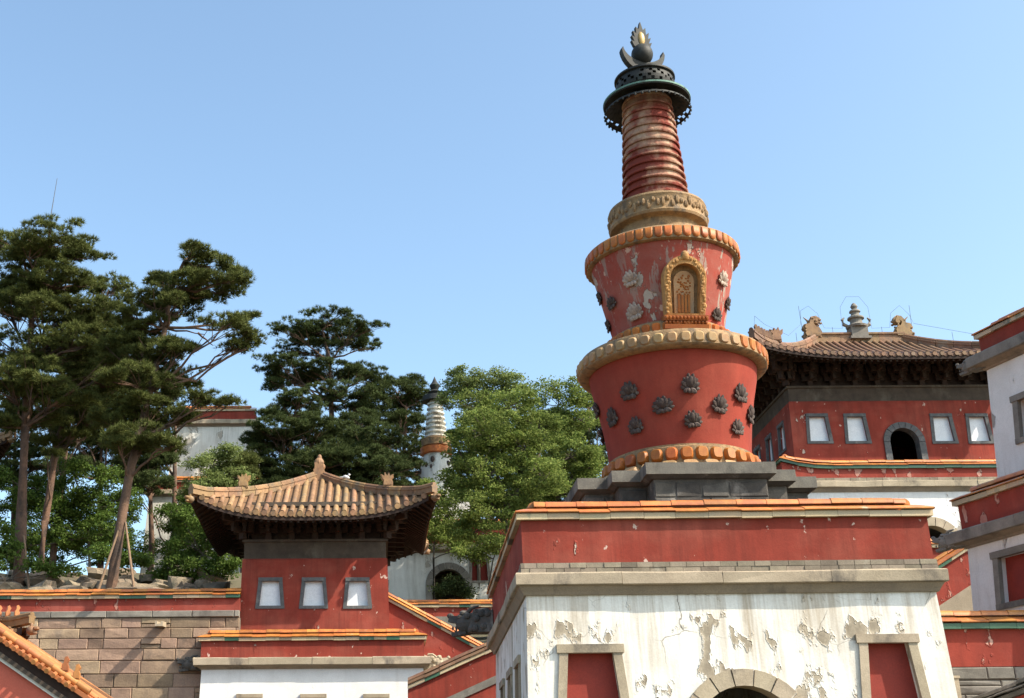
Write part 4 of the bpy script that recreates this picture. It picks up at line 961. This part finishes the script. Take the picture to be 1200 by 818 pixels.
# wall in front of it, lower right
zg = 0.0; LW = thing('foreground_wall', 'sunlit wall with orange tiles, green edge and flaking red band beside the gate tower', 'wall', (14.6, 36.1, zg), math.radians(-1.0))
straight_wall(LW, 14.0, 6.66, 6.66, .75, [('red_band', 'red_paint_peeling', 0, -1.02, 0), ('backing', 'mortar', -1.02, None, -.05)], seg=.8, sc=1.0, drip='green_glaze')
courses(LW, lambda u, o, z: (u, -o, z), 0, 8.0, 3.6, 5.63, .42, .9, 2.0, 'grey_stone')
MB().box(8, -.02, 0, 14, .3, 5.63).build('plain_masonry', 'grey_stone', LW)
MB().box(.15, -.02, .2, 8, .3, 3.6).build('wall_foot', 'grey_stone', LW)
p = at(1116, 808, 35.5); mb = MB(); mb.box(-.13, -.2, 0, .13, .3, p.z + .28); mb.box(-.16, -.23, p.z + .28, .16, .3, p.z + .34)
o = mb.build('stone_post', 'tan_stone'); o.location = (p.x, 35.5, 0); tag(o, 'small tan stone post between the gate tower and the flaking red wall', 'post')
slope_wall('dark shaded stair wall below the flaking red band', (1128, 824), (1225, 786), 34.6, [('red_band', 'red_paint', 0, None, 0)], sc=.8, Yb=31.8, tile='dark_stone', drip='dark_stone')
slope_wall('peeling red stair wall between the gate tower and the stepped tower', (1080, 668), (1145, 626), 52, [('red_band', 'red_paint_peeling', 0, -1.35, 0), ('stone_band', 'tan_stone', -1.35, None, .06)], sc=.9)
slope_wall('short red wall with level orange coping behind the peeling stair wall', (1060, 633), (1165, 632), 58, [('red_band', 'red_paint', 0, None, 0)], sc=.9, name='short_wall')

# ------------------------------------------------------------------ far buildings among the trees
zg = 13.5; p0, p1 = at(440, 648, 88), at(640, 648, 88); BG = thing('white_gatehouse', 'shaded white gatehouse with round arched door and red window behind the leafy trees', 'gatehouse', ((p0.x + p1.x) / 2, 93, zg))
wb_ = p1.x - p0.x; xc = at(526, 690, 88).x - (p0.x + p1.x) / 2; za = at(526, 667, 88).z - zg; xw = at(562, 668, 88).x - (p0.x + p1.x) / 2; zw1, zw0 = at(562, 656, 88).z - zg, at(562, 681, 88).z - zg
platform(BG, wb_, 10, 0, p0.z - zg, batter=.05, mould=.15, slab=.4, brick=0, red=1.3, t=.8, seg=.95, sc=1.0, wall='old_white_plaster', sides='F', openings={'F': [('arch', xc, 0, za - 1.15, 1.15, 'grey_stone'), ('win', xw, zw0, zw1, 1.0, 1.15, 'gate_red', 'grey_stone')]})
# white stupa
zs0 = p0.z + .5; sp = at(512, 560, 92); WS = thing('white_stupa', 'slim white stupa with brown collars and black finial half hidden by leaves', 'stupa', (sp.x, 92, zs0))
zz = lambda py: at(512, py, 92).z - zs0; k92 = 92 / 1500 * 1.08
MB().box(-2.2, -2.2, 0, 2.2, 2.2, zz(590)).build('pedestal', 'old_white_plaster', WS)
MB().lathe([(1.2, zz(590)), (1.25, zz(575)), (18.5 * k92, zz(552)), (16 * k92, zz(538)), (.9, zz(533))], 32).build('bulb', 'old_white_plaster', WS, True)
for k in range(18):
    a = rnd.uniform(0, 2 * PI); py_ = rnd.uniform(542, 572); rr_ = float(np.interp(py_, [538, 552, 575], [16 * k92, 18.5 * k92, 1.25])); sc_ = rnd.uniform(.7, 1.2)
    MB().blob((rr_ * math.cos(a), rr_ * math.sin(a), zz(py_)), .15 * sc_, .15 * sc_, .22 * sc_, 7, 5).build('relief_scroll', 'lotus_bronze', WS, True)
MB().lathe([(.9, zz(534)), (18 * k92, zz(533)), (18 * k92, zz(526)), (.9, zz(525))], 28).build('collar', 'petal_orange', WS, True)
MB().lathe([(.9, zz(525)), (16 * k92, zz(524)), (17 * k92, zz(516)), (.8, zz(514))], 28).build('collar', 'carved_tan', WS, True)
for k in range(8):
    py = 514 - k * 5.5; r = (13 - .55 * k) * k92; MB().lathe([(r * .7, zz(py)), (r, zz(py - .5)), (r, zz(py - 2.2)), (r * .72, zz(py - 3.0)), (r * .70, zz(py - 5.6))], 24).build('spire_ring', 'old_white_plaster', WS, True)
MB().lathe([(.5, zz(470)), (15 * k92, zz(471)), (14 * k92, zz(465)), (.4, zz(463))], 24).build('canopy', 'bronze_dark', WS, True)
MB().lathe([(.3, zz(464)), (.55, zz(460)), (.25, zz(457)), (.42, zz(452)), (.2, zz(448)), (0.0, zz(441))], 16).build('finial', 'bronze_dark', WS, True)

zg = 15.0; p0, p1 = at(203, 500, 98), at(298, 500, 98); wq = p1.x - p0.x
WB = thing('white_hillside_tower', 'tall white tower with orange and red parapet half hidden by pines', 'tower', ((p0.x + p1.x) / 2, 98 + wq / 2, zg))
zt = at(203, 562, 96.5).z - zg
platform(WB, wq, wq, zt, p0.z - zg, batter=.04, mould=.15, slab=.35, brick=0, red=.75, t=.7, seg=.95, sc=1.0, wall='old_white_plaster', sides='FL')
platform(WB, wq + 2.6, wq + 3.5, 0, zt - 1.4, batter=.05, mould=.15, slab=.35, brick=0, red=.6, t=.7, seg=.95, sc=1.0, wall='old_white_plaster', sides='FL', openings={'L': [('win', u, zt - 5.4, zt - 2.6, 1.1, 1.4) for u in (3.2, .8, -1.6)], 'F': [('win', u, zt - 5.4, zt - 2.6, 1.1, 1.4) for u in (-1.8, 1.8)]})

# pavilion roof corner at the left edge
c = at(13, 516, 80); zg = 15.5; LP = thing('hillside_pavilion', 'hillside pavilion showing only an upturned tan roof corner beside the tall pine', 'pavilion', (c.x - 6.0, 81.9, zg), math.radians(25))
hip_roof(LP, 4.3, 4.3, .12, c.z - .75 - zg, c.z + 2.2 - zg, .75, .41, 2.6, 2.6, c.z - 2.4 - zg, rt=.105, rows='FR', bracket_step=1.3)
for s in 'FRBL': S, H = side_fn(5.3, 5.3, s); wall_side(LP, S, H, 0, c.z - 2.4 - zg, .02, [], 'red_paint')

# ------------------------------------------------------------------ near left: gable building and the roof corner behind it
GY = 40.0; a0, a1 = at(-60, 702, GY), at(97, 809, GY); sl = (a1.z - a0.z) / (a1.x - a0.x)
GB = thing('gable_building', 'coral gable end with orange barge tiles sloping down in front of the stone wall', 'building', (a0.x, GY, 0))
Lg = a1.x - a0.x; zf = lambda x: a0.z + sl * x
MB().hexa([(-1, .1, 0), (Lg - .05, .1, 0), (Lg - .05, 8, 0), (-1, 8, 0), (-1, .1, zf(-1) - .75), (Lg - .05, .1, zf(Lg - .05) - .75), (Lg - .05, 8, zf(Lg - .05) - .75), (-1, 8, zf(-1) - .75)]).build('gable_wall', 'coral_wall', GB)
def strip(o0, o1, z0, z1, nm, mat, e=.0): MB().hexa([(-1, -o0, zf(-1) + z0), (Lg + e, -o0, zf(Lg + e) + z0), (Lg + e, -o1, zf(Lg + e) + z0), (-1, -o1, zf(-1) + z0), (-1, -o0, zf(-1) + z1), (Lg + e, -o0, zf(Lg + e) + z1), (Lg + e, -o1, zf(Lg + e) + z1), (-1, -o1, zf(-1) + z1)]).build(nm, mat, GB)
strip(.02, -.12, -.76, -.66, 'white_moulding', 'white_trim'); strip(.10, -.12, -.655, -.50, 'barge_board', 'beam_wood', .02); strip(.05, -.12, -.495, -.20, 'barge_backing', 'dark_wood', .02)
MB().hexa([(-1, -.15, zf(-1) - .2), (Lg + .25, -.15, zf(Lg + .25) - .2), (Lg + .25, 8.2, zf(Lg + .25) - .2), (-1, 8.2, zf(-1) - .2), (-1, -.15, zf(-1) - .05), (Lg + .25, -.15, zf(Lg + .25) - .05), (Lg + .25, 8.2, zf(Lg + .25) - .05), (-1, 8.2, zf(-1) - .05)]).build('roof_slope', 'aged_orange', GB)
n = int((Lg + 1) / .21); tm = MB().tube([(0, -.34, -.04), (0, -.05, .04)], [.075, .075], 8).mesh('barge_tile', 'aged_orange', True)
for k in range(n):
    x = -1 + (k + .5) * .21; piece('barge_tile', tm, GB, Matrix.Translation((x, 0, zf(x) - .10)))
for k in range(14):
    x0, x1 = -1 + k * (Lg + 1.2) / 14, -1 + (k + 1) * (Lg + 1.2) / 14 - .01
    MB().tube([(x0, .12, zf(x0) + .08), (x1, .12, zf(x1) + .08)], [.12, .11], 10).build('barge_ridge_tile', 'aged_orange', GB, True)
fo = extrude_outline(FIG, .2).mesh('ridge_figure', 'aged_orange')
for px in (75, 89): x = at(px, 790, GY).x - a0.x; piece('ridge_figure', fo, GB, Matrix.Translation((x, .12, zf(x) + .17)) @ Matrix.Scale(.85, 4))
for k in range(20):
    yy = .8 + k * .36; MB().tube([(-1, yy, zf(-1) + .0), (Lg + .28, yy, zf(Lg + .28) + .0)], .09, 8).build('tile_row', 'aged_orange', GB, True)
c = at(33, 740, 47); CR = thing('corner_pavilion', 'upturned tan roof corner with ridge figures above the coral gable', 'pavilion', (c.x - 6.9, 49.3, 0), math.radians(25))
Pc = hip_roof(CR, 5.0, 5.0, .12, c.z - .70, c.z + 2.6, .85, .27, 3.2, 3.2, c.z - 2.1, rt=.075, rows='FR', bracket_step=1.3, ridge_h=.36)
for s in 'FRBL': S, H = side_fn(6.5, 6.5, s); wall_side(CR, S, H, 0, c.z - 2.1, .02, [], 'coral_wall')
for k in range(5):
    s = .04 + .055 * k; u = 5.0 + (.12 - 5.0) * s; p = Pc('F', u, s, .33); piece('ridge_figure', fo, CR, Matrix.Translation(p) @ Matrix.Scale(.75, 4))
# ------------------------------------------------------------------ trees
def unit(n):
    v = npr.normal(size=(n, 3)); return v / np.linalg.norm(v, axis=1, keepdims=True)
def needle_mesh(name, cen, axis, mat, K=11, L=.29, w=.020):
    N = len(cen); d = axis[:, None, :] * .85 + npr.normal(size=(N, K, 3)) * .55; d /= np.linalg.norm(d, axis=2, keepdims=True)
    l = L * npr.uniform(.7, 1.15, (N, K, 1)); side = np.cross(d, npr.normal(size=(N, K, 3))); side /= np.linalg.norm(side, axis=2, keepdims=True)
    c = cen[:, None, :] + d * .02
    V = np.stack([c - side * w, c + side * w, c + d * l], axis=2).reshape(-1, 3)
    return fast_mesh(name, V, np.arange(len(V)).reshape(-1, 3), mat)
def leaf_mesh(name, cen, mat, L=.17, w=.05):
    N = len(cen); d = unit(N) * np.array([1, 1, .55]); d[:, 2] -= .15; d /= np.linalg.norm(d, axis=1, keepdims=True)
    s = np.cross(d, unit(N)); s /= np.linalg.norm(s, axis=1, keepdims=True); l = L * npr.uniform(.65, 1.25, (N, 1))
    V = np.stack([cen, cen + d * l * .5 + s * w, cen + d * l, cen + d * l * .5 - s * w], axis=1).reshape(-1, 3)
    return fast_mesh(name, V, np.arange(len(V)).reshape(-1, 4), mat)
def limb(mb, a, b, r0, r1, sag=.0, n=4, wob=.12):
    a, b = Vector(a), Vector(b); pts = []; D = (b - a).length
    for k in range(n + 1):
        t = k / n; p = a.lerp(b, t); p.z += -sag * math.sin(PI * t) * D
        if 0 < k < n: p += Vector((j(wob), j(wob), j(wob))) * D * .25
        pts.append(p)
    mb.tube(pts, [r0 + (r1 - r0) * k / n for k in range(n + 1)], 6, False); return pts

def tree_root(name, label, base, group): return thing(name, label, 'tree', base, 0, group)

def pine(label, Y, trunk, r0, pads, spread=2.2, mat='pine_needles', dens=1.0, group='pines on the hillside', r1=.09, bare=()):
    pts = [at(px, py, Y) for px, py in trunk]
    pts = [Vector((p.x, p.y + (0 if k == 0 else j(.25)), p.z)) for k, p in enumerate(pts)]
    gz = ground_z(pts[0].x, Y); base = Vector((pts[0].x, Y, min(gz, pts[0].z) - .25))
    root = tree_root('pine_tree', label, base, group); loc = lambda v: Vector(v) - base
    pts = [base] + pts; mb = MB(); n = len(pts)
    mb.tube([loc(p) for p in pts], [r0 * 1.25] + [r0 + (r1 - r0) * k / (n - 2) for k in range(n - 1)], 12, True)
    k_ = Y / 1500 * 1.06; cen = []; axs = []
    more = [(px + rnd.uniform(-.75, .75) * rx, py + rnd.uniform(-1.5, 1.5) * ry, rx * rnd.uniform(.3, .55), ry * rnd.uniform(.35, .6)) for px, py, rx, ry in pads if ry > 6]
    for px, py, rx, ry in pads + more:
        yy = Y + rnd.uniform(-spread, spread); c = at(px, py, yy); rxm, rym = rx * k_, ry * k_; rd = min(rxm, 2.6)
        tp = min(pts[1:], key=lambda p: (p.z > c.z + .2) * 9 + abs(p.z - (c.z - .35 * abs(c.x - p.x))))
        # limb with fingers
        lp = limb(mb, loc(tp), loc(c + Vector((0, 0, -rym * .5))), max(.05, r0 * .30), .035, .05, 5, .18)
        nb = int(max(5, dens * 5.0 * rxm * (rym + .35) * 4.2)); sub = []
        for q in range(nb):
            u = npr.normal(size=3); u /= np.linalg.norm(u); rr = npr.uniform(.25, 1) ** .5 * (1.0 if npr.random() < .78 else npr.uniform(1.1, 1.45))
            s = Vector((u[0] * rxm * rr, u[1] * rd * rr, u[2] * rym * rr * .85)); sc_ = c + s; sub.append(sc_)
            if q % 3 == 0: limb(mb, lp[-2 if q % 2 else -3], loc(sc_), .03, .012, 0, 2)
            m = int(npr.integers(16, 26)); off = unit(m); off[:, 2] = np.abs(off[:, 2]) * .75 - .12
            rc = npr.uniform(.20, .46); cc = np.array(loc(sc_)) + off * rc * np.array([1.25, 1.25, .8]) * npr.uniform(.5, 1, (m, 1))
            ax = off * .8 + np.array([0, 0, .75]); ax /= np.linalg.norm(ax, axis=1, keepdims=True); cen.append(cc); axs.append(ax)
    for (a, b) in bare: limb(mb, loc(at(*a, Y)), loc(at(*b, Y + j(1))), .07, .02, .02, 4)
    mb.build('trunk', 'bark', root, True)
    piece('crown', needle_mesh('crown', np.concatenate(cen), np.concatenate(axs), mat), root)
    return root

def leafy(label, Y, stems, blobs, mat='locust_leaves', r0=.16, dens=1.0, group='leafy trees among the buildings', spread=2.0, name='leafy_tree', cat='tree', L=.17, per=120, bark='grey_bark'):
    b0 = at(*stems[0][0], Y); base = Vector((b0.x, Y, min(b0.z, ground_z(b0.x, Y)) - .2)) if ground_z(b0.x, Y) < b0.z + 3 else Vector((b0.x, Y, b0.z - .2))
    root = thing(name, label, cat, base, 0, group); loc = lambda v: Vector(v) - base; mb = MB(); tips = []
    for st in stems:
        p = [at(px, py, Y + (k * .3)) for k, (px, py) in enumerate(st)]; p = ([base] + p) if st is stems[0] else p; n = len(p)
        mb.tube([loc(q) for q in p], [r0 * (1 - .7 * k / (n - 1)) for k in range(n)], 8, False); tips += p[1:]
    k_ = Y / 1500 * 1.06; cen = []
    for px, py, rx, ry in blobs:
        yy = Y + rnd.uniform(-spread, spread) * .6; c = at(px, py, yy); rxm, rym = rx * k_, ry * k_; rd = min(rxm, 2.6)
        tp = min(tips, key=lambda p: (p - c).length); lp = limb(mb, loc(tp), loc(c), r0 * .4, .03, 0, 4)
        nb = int(max(6, dens * 10 * (rxm + .3) * (rym + .3) * 1.6))
        for q in range(nb):
            u = npr.normal(size=3); u /= np.linalg.norm(u); rr = npr.uniform(.12, 1) ** .45
            s = c + Vector((u[0] * rxm * rr, u[1] * rd * rr, u[2] * rym * rr))
            if q % 2 == 0: limb(mb, lp[-1 if q % 4 else -2], loc(s), .022, .008, 0, 3)
            m = int(per * npr.uniform(.5, 1.2)); rc = npr.uniform(.28, .62); off = unit(m) * npr.uniform(.15, 1, (m, 1)) ** .6 * rc * np.array([1.3, 1.3, .62])
            cen.append(np.array(loc(s)) + off)
    mb.build('trunk', bark, root, True); piece('crown', leaf_mesh('crown', np.concatenate(cen), mat, L), root); return root

pine('tall old pine with thick reddish trunk behind the stone wall, nearest the left roof corner', 70, [(22, 692), (24, 600), (29, 500), (34, 420), (38, 340), (42, 300)], .36,
     [(20, 290, 45, 14), (60, 280, 46, 14), (98, 298, 28, 9), (30, 320, 55, 16), (78, 328, 46, 14), (12, 358, 45, 17), (58, 368, 56, 17), (108, 365, 34, 11), (22, 408, 52, 17), (72, 418, 52, 17), (15, 450, 42, 15), (68, 462, 46, 15), (112, 440, 30, 12), (40, 492, 36, 11), (5, 495, 20, 9), (40, 350, 50, 14), (48, 440, 55, 14), (95, 395, 35, 12)], 2.6)
pine('leaning pine whose bent trunk rises beside the tall old pine', 75, [(47, 668), (52, 610), (66, 530), (84, 450), (104, 380)], .28,
     [(128, 335, 26, 9), (140, 356, 24, 8), (118, 385, 40, 13), (146, 405, 34, 12), (100, 445, 38, 13), (135, 465, 40, 13), (90, 500, 34, 11), (62, 522, 22, 8), (165, 440, 26, 11), (120, 420, 40, 12), (110, 485, 36, 10)], 2.2)
pine('slim pine trunk standing between the leaning pine and the green bushes', 79, [(62, 655), (72, 560), (84, 470), (96, 410)], .22, [(95, 425, 40, 12), (125, 450, 30, 10), (75, 462, 36, 11), (105, 488, 30, 9), (60, 490, 24, 8)], 2)
pine('propped pine leaning right with wide ragged crown in front of the hillside tower', 66.5, [(130, 692), (140, 625), (151, 560), (160, 515), (178, 455), (194, 385), (200, 340), (216, 308)], .30,
     [(228, 297, 18, 7), (246, 310, 28, 9), (274, 326, 20, 7), (188, 330, 18, 8), (214, 333, 32, 11), (252, 338, 34, 10), (180, 350, 28, 10), (205, 362, 38, 12), (262, 378, 24, 7), (289, 396, 18, 8), (276, 408, 14, 6), (293, 372, 9, 5), (170, 384, 36, 12), (150, 410, 32, 13), (182, 415, 40, 14), (212, 408, 22, 10), (160, 445, 42, 14), (203, 446, 34, 13), (236, 466, 18, 7), (180, 478, 40, 13), (212, 490, 16, 8), (266, 474, 14, 6), (138, 490, 36, 11), (165, 512, 38, 10), (190, 520, 18, 8), (150, 530, 24, 7)], 1.8,
     bare=(((196, 385), (240, 392)), ((232, 390), (250, 405)), ((160, 515), (215, 498))))
pine('flat-topped dark pine with layered boughs standing clear against the sky', 97, [(393, 640), (391, 560), (388, 470), (386, 420), (378, 388)], .30,
     [(385, 374, 34, 6), (345, 388, 30, 6), (415, 386, 30, 6), (380, 394, 52, 7), (428, 404, 20, 5), (368, 411, 44, 5), (328, 425, 24, 5), (390, 436, 46, 7), (344, 440, 38, 7), (424, 438, 28, 7), (404, 458, 38, 6), (444, 452, 18, 6), (322, 452, 16, 5), (420, 474, 40, 8)], 2.2, 'dark_needles', 1.15, bare=(((388, 470), (350, 455)), ((387, 450), (330, 452)), ((389, 480), (420, 462))))
pine('dense dark pine below the flat-topped pine on the tower side', 90, [(335, 640), (338, 560), (342, 490)], .28, [(350, 468, 24, 7), (345, 482, 34, 9), (328, 502, 36, 10), (372, 502, 40, 11), (350, 525, 48, 12), (312, 542, 34, 11), (384, 540, 40, 13), (355, 560, 54, 13), (306, 518, 22, 9), (330, 575, 40, 12), (300, 560, 26, 10)], 2.4, 'dark_needles', 1.1)
pine('dense dark pine directly behind the pavilion roof', 91, [(420, 640), (421, 560), (424, 500)], .28, [(424, 492, 28, 10), (402, 515, 38, 12), (442, 512, 34, 11), (420, 540, 44, 13), (452, 550, 38, 13), (400, 568, 42, 11), (430, 574, 40, 11)], 2.4, 'dark_needles', 1.1)
pine('dark conifer beside the white stupa', 99, [(470, 640), (472, 560), (476, 480)], .26, [(484, 446, 16, 6), (464, 460, 34, 9), (490, 464, 22, 8), (458, 485, 42, 11), (486, 500, 30, 11), (468, 525, 44, 12), (482, 550, 38, 12), (465, 576, 44, 12)], 2.4, 'dark_needles', 1.1)
pine('dark conifer at the back between the leafy trees and the red stupa', 104, [(690, 640), (690, 560), (690, 500)], .25, [(690, 470, 20, 8), (685, 495, 28, 11), (695, 520, 30, 12), (685, 545, 34, 13), (695, 570, 34, 12)], 2.0, 'dark_needles', 1.0)
pine('dark pine behind the green bushes at the foot of the hillside tower', 90, [(178, 640), (176, 580), (172, 520)], .22, [(172, 520, 26, 9), (188, 540, 22, 9), (160, 545, 26, 9), (178, 565, 24, 9)], 2.0, 'dark_needles', .9)

leafy('broad bright green tree in front of the white gatehouse', 76, [[(598, 655), (592, 600), (578, 530), (570, 480)], [(592, 600), (625, 550), (640, 510)], [(590, 610), (550, 560), (535, 520)]],
      [(554, 480, 28, 24), (548, 522, 28, 26), (548, 616, 22, 8), (582, 610, 26, 11), (572, 505, 40, 30), (540, 562, 22, 22), (572, 558, 40, 28), (612, 525, 36, 30), (602, 478, 34, 24), (600, 580, 36, 22), (552, 594, 30, 16), (640, 560, 34, 26), (630, 500, 30, 24), (575, 636, 22, 8), (548, 628, 16, 7)], 'locust_leaves', .17, .7)
leafy('rounded green tree growing against the red stupa', 84, [[(655, 640), (655, 580), (656, 520)], [(655, 580), (685, 540)], [(655, 585), (625, 545)]],
      [(655, 462, 34, 20), (676, 490, 28, 26), (642, 505, 34, 30), (668, 535, 36, 30), (640, 560, 36, 26), (690, 550, 18, 26), (620, 585, 34, 22), (665, 580, 34, 18)], 'locust_leaves', .17, .75)
leafy('pale feathery tree top rising behind the broad green tree', 88, [[(560, 640), (558, 560), (556, 480)], [(558, 560), (595, 480)]], [(544, 442, 22, 16), (530, 462, 18, 16), (562, 455, 24, 18), (590, 445, 24, 14), (604, 462, 22, 16), (575, 480, 36, 20)], 'pale_leaves', .15, .8)
leafy('bright bush-like tree among the pine trunks', 78, [[(105, 668), (104, 630), (100, 590)]], [(82, 578, 24, 20), (108, 592, 30, 24), (92, 624, 36, 22), (128, 560, 18, 15), (66, 600, 20, 18), (40, 585, 20, 16), (150, 585, 16, 14), (15, 640, 20, 16), (130, 622, 24, 20), (84, 550, 18, 12)], 'shrub_leaves', .12, .9)
leafy('pale young tree in front of the white hillside tower', 82, [[(240, 655), (245, 600), (250, 540)]], [(258, 541, 22, 17), (232, 540, 14, 10), (240, 566, 26, 14), (276, 560, 18, 14), (218, 572, 16, 10), (270, 530, 10, 9)], 'pale_leaves', .1, .8)
leafy('dark leafy shrub next to the pavilion eave behind the stone wall', 70, [[(238, 685), (238, 650)]], [(225, 640, 22, 22), (250, 625, 20, 20), (262, 660, 16, 18), (205, 668, 22, 14), (240, 668, 26, 14), (215, 610, 18, 14)], 'shrub_leaves', .07, .8, 'shrubs behind the stone wall', 1.0, 'leafy_shrub', 'shrub')
leafy('low green shrub by the prop of the leaning pine', 71, [[(165, 680), (165, 665)]], [(160, 655, 22, 9), (185, 675, 18, 9), (140, 660, 14, 8), (120, 645, 18, 9)], 'shrub_leaves', .05, .8, 'shrubs behind the stone wall', 1.0, 'leafy_shrub', 'shrub')
leafy('small green shrub at the foot of the tall old pine', 69, [[(8, 680), (9, 660)]], [(8, 645, 14, 14), (40, 660, 16, 8), (70, 668, 20, 7), (4, 620, 10, 12)], 'shrub_leaves', .05, .7, 'shrubs behind the stone wall', .8, 'leafy_shrub', 'shrub')
leafy('dark clipped shrub in front of the gatehouse door', 84, [[(532, 703), (532, 694)]], [(520, 690, 8, 6), (534, 686, 13, 9), (545, 694, 9, 5)], 'dark_needles', .05, 1.2, 'shrubs behind the stone wall', .5, 'leafy_shrub', 'shrub', .13)

pine('dark conifer behind the pale feathery tree top', 108, [(560, 640), (562, 560), (566, 490)], .25, [(566, 492, 28, 10), (548, 515, 34, 12), (585, 515, 34, 12), (560, 545, 44, 13), (590, 560, 40, 13), (545, 575, 40, 12), (575, 600, 44, 12)], 2.0, 'dark_needles', 1.0)
pine('dark conifer behind the rounded green tree', 106, [(635, 640), (636, 560), (638, 500)], .25, [(640, 492, 26, 10), (622, 515, 32, 12), (658, 515, 32, 12), (636, 545, 42, 13), (665, 560, 36, 13), (620, 578, 36, 12), (650, 600, 40, 12)], 2.0, 'dark_needles', 1.0)
leafy('spreading dark green tree filling the gap behind the pine trunks', 92, [[(60, 670), (60, 620), (62, 580)]], [(20, 590, 26, 20), (50, 575, 24, 18), (80, 600, 28, 22), (30, 630, 30, 22), (65, 640, 34, 20), (110, 640, 34, 20), (140, 600, 24, 22), (150, 640, 28, 20), (10, 655, 22, 14), (0, 560, 16, 16)], 'shrub_leaves', .16, .8, spread=1.5)
leafy('dark green tree standing against the lower tier of the hillside tower', 86, [[(205, 670), (206, 630), (210, 590)]], [(200, 610, 16, 18), (225, 600, 22, 22), (250, 590, 24, 22), (272, 600, 22, 24), (240, 630, 30, 20), (275, 640, 24, 24), (205, 645, 20, 16), (262, 565, 22, 14)], 'shrub_leaves', .14, .8, spread=1.5)
pine('young dark pine beside the pale young tree', 84, [(285, 650), (284, 600), (282, 540)], .15, [(288, 540, 12, 7), (284, 556, 16, 8), (270, 570, 24, 10), (285, 590, 20, 10), (265, 608, 22, 10)], 1.4, 'pine_needles', 1.0)
for lab, Y_, tr, pd in (
    ('shadowy pine filling the background between the two tallest pines', 92, [(118, 660), (118, 560), (120, 470)], [(120, 440, 34, 12), (100, 462, 36, 12), (140, 468, 34, 12), (118, 490, 44, 13), (95, 512, 34, 12), (145, 515, 36, 12), (120, 538, 44, 13), (165, 545, 30, 11), (85, 548, 30, 11)]),
    ('shadowy pine behind the hillside pavilion roof corner', 95, [(15, 660), (16, 560), (18, 480)], [(18, 470, 30, 12), (0, 492, 30, 12), (38, 500, 30, 12), (15, 525, 36, 12), (48, 540, 30, 11), (0, 552, 30, 12), (30, 565, 36, 12)]),
    ('shadowy pine behind the propped pine at the hillside tower', 94, [(205, 660), (205, 560), (206, 480)], [(190, 465, 28, 11), (172, 500, 30, 11), (190, 530, 26, 11), (170, 560, 30, 12)])):
    pine(lab, Y_, tr, .24, pd, 2.0, 'dark_needles', .9)
leafy('light green tree hiding the foot of the white stupa', 84, [[(508, 655), (510, 620), (512, 595)]], [(498, 568, 10, 7), (530, 562, 10, 9), (502, 580, 16, 9), (522, 582, 18, 10), (510, 602, 24, 14), (532, 612, 24, 14), (496, 618, 14, 12), (515, 630, 22, 12), (545, 640, 20, 8)], 'locust_leaves', .1, .8, spread=.8)
leafy('slim green tree in front of the gatehouse window', 82, [[(572, 690), (578, 655), (590, 630)]], [(592, 628, 22, 14), (606, 645, 14, 12), (574, 634, 18, 9), (560, 648, 16, 7), (540, 648, 12, 6)], 'locust_leaves', .08, .7, spread=.6)
# ------------------------------------------------------------------ rocks, props, rod
rock_me = []
for k in range(6):
    bm = bmesh.new(); bmesh.ops.create_icosphere(bm, subdivisions=2, radius=1.0)
    for v in bm.verts:
        n = v.co.normalized(); f = 1 + .22 * math.sin(3.1 * n.x + k) * math.cos(2.7 * n.y - k) + .16 * math.sin(5 * n.z + 2 * k + 3 * n.x) + rnd.uniform(-.07, .07)
        v.co = Vector((n.x * f * 1.25, n.y * f, max(-.5, min(.62, n.z * f)) * .85))
    me = bpy.data.meshes.new('rock'); bm.to_mesh(me); bm.free(); me.materials.append(M('rock')); rock_me.append(me)
taken = []
for k in range(120):
    Y = 62.2 + 12.0 * rnd.random() ** .8; px = rnd.uniform(-4, 262); s = rnd.uniform(.3, .75)
    x = at(px, 670, Y).x; z = ground_z(x, Y)
    if any((x - a) ** 2 + (Y - b) ** 2 < (.85 * (s + c)) ** 2 for a, b, c in taken): continue
    taken.append((x, Y, s))
    o = piece('rock', rock_me[k % 6]); o.location = (x, Y, z + .18 * s); o.rotation_euler = (j(.2), j(.2), rnd.uniform(0, 6.28)); o.scale = (s * rnd.uniform(.9, 1.5), s, s * rnd.uniform(.7, 1.1))
    tag(o, 'rough brown boulder on the slope above the stone retaining wall', 'rock', 'boulders on the slope above the stone wall')
def prop(label, pa, pb, Ya, Yb):
    a, b = at(*pa, Ya), at(*pb, Yb); o = MB().tube([Vector((0, 0, 0)), b - a], [.075, .055], 8).build('prop_pole', 'prop_wood', None, True)
    o.location = a; tag(o, label, 'pole', 'wooden props holding up the pines')
prop('wooden prop pole leaning right onto the propped pine', (115, 692), (142, 612), 65.6, 66.3)
prop('wooden prop pole leaning left onto the propped pine', (157, 690), (147, 612), 65.4, 66.3)
prop('wooden prop pole leaning onto the tall old pine', (34, 690), (28, 628), 68.6, 69.8)
p = at(57, 268, 70); p2 = at(67, 209, 70); mb = MB().tube([(0, 0, 0), p2 - p], [.03, .015], 6); mb.tube([(0, 0, -.05), (0, 0, .12)], .05, 6)
lr = mb.build('lightning_rod', 'steel', None, True); lr.location = p; tag(lr, 'thin slanting lightning rod above the tall old pine', 'rod')
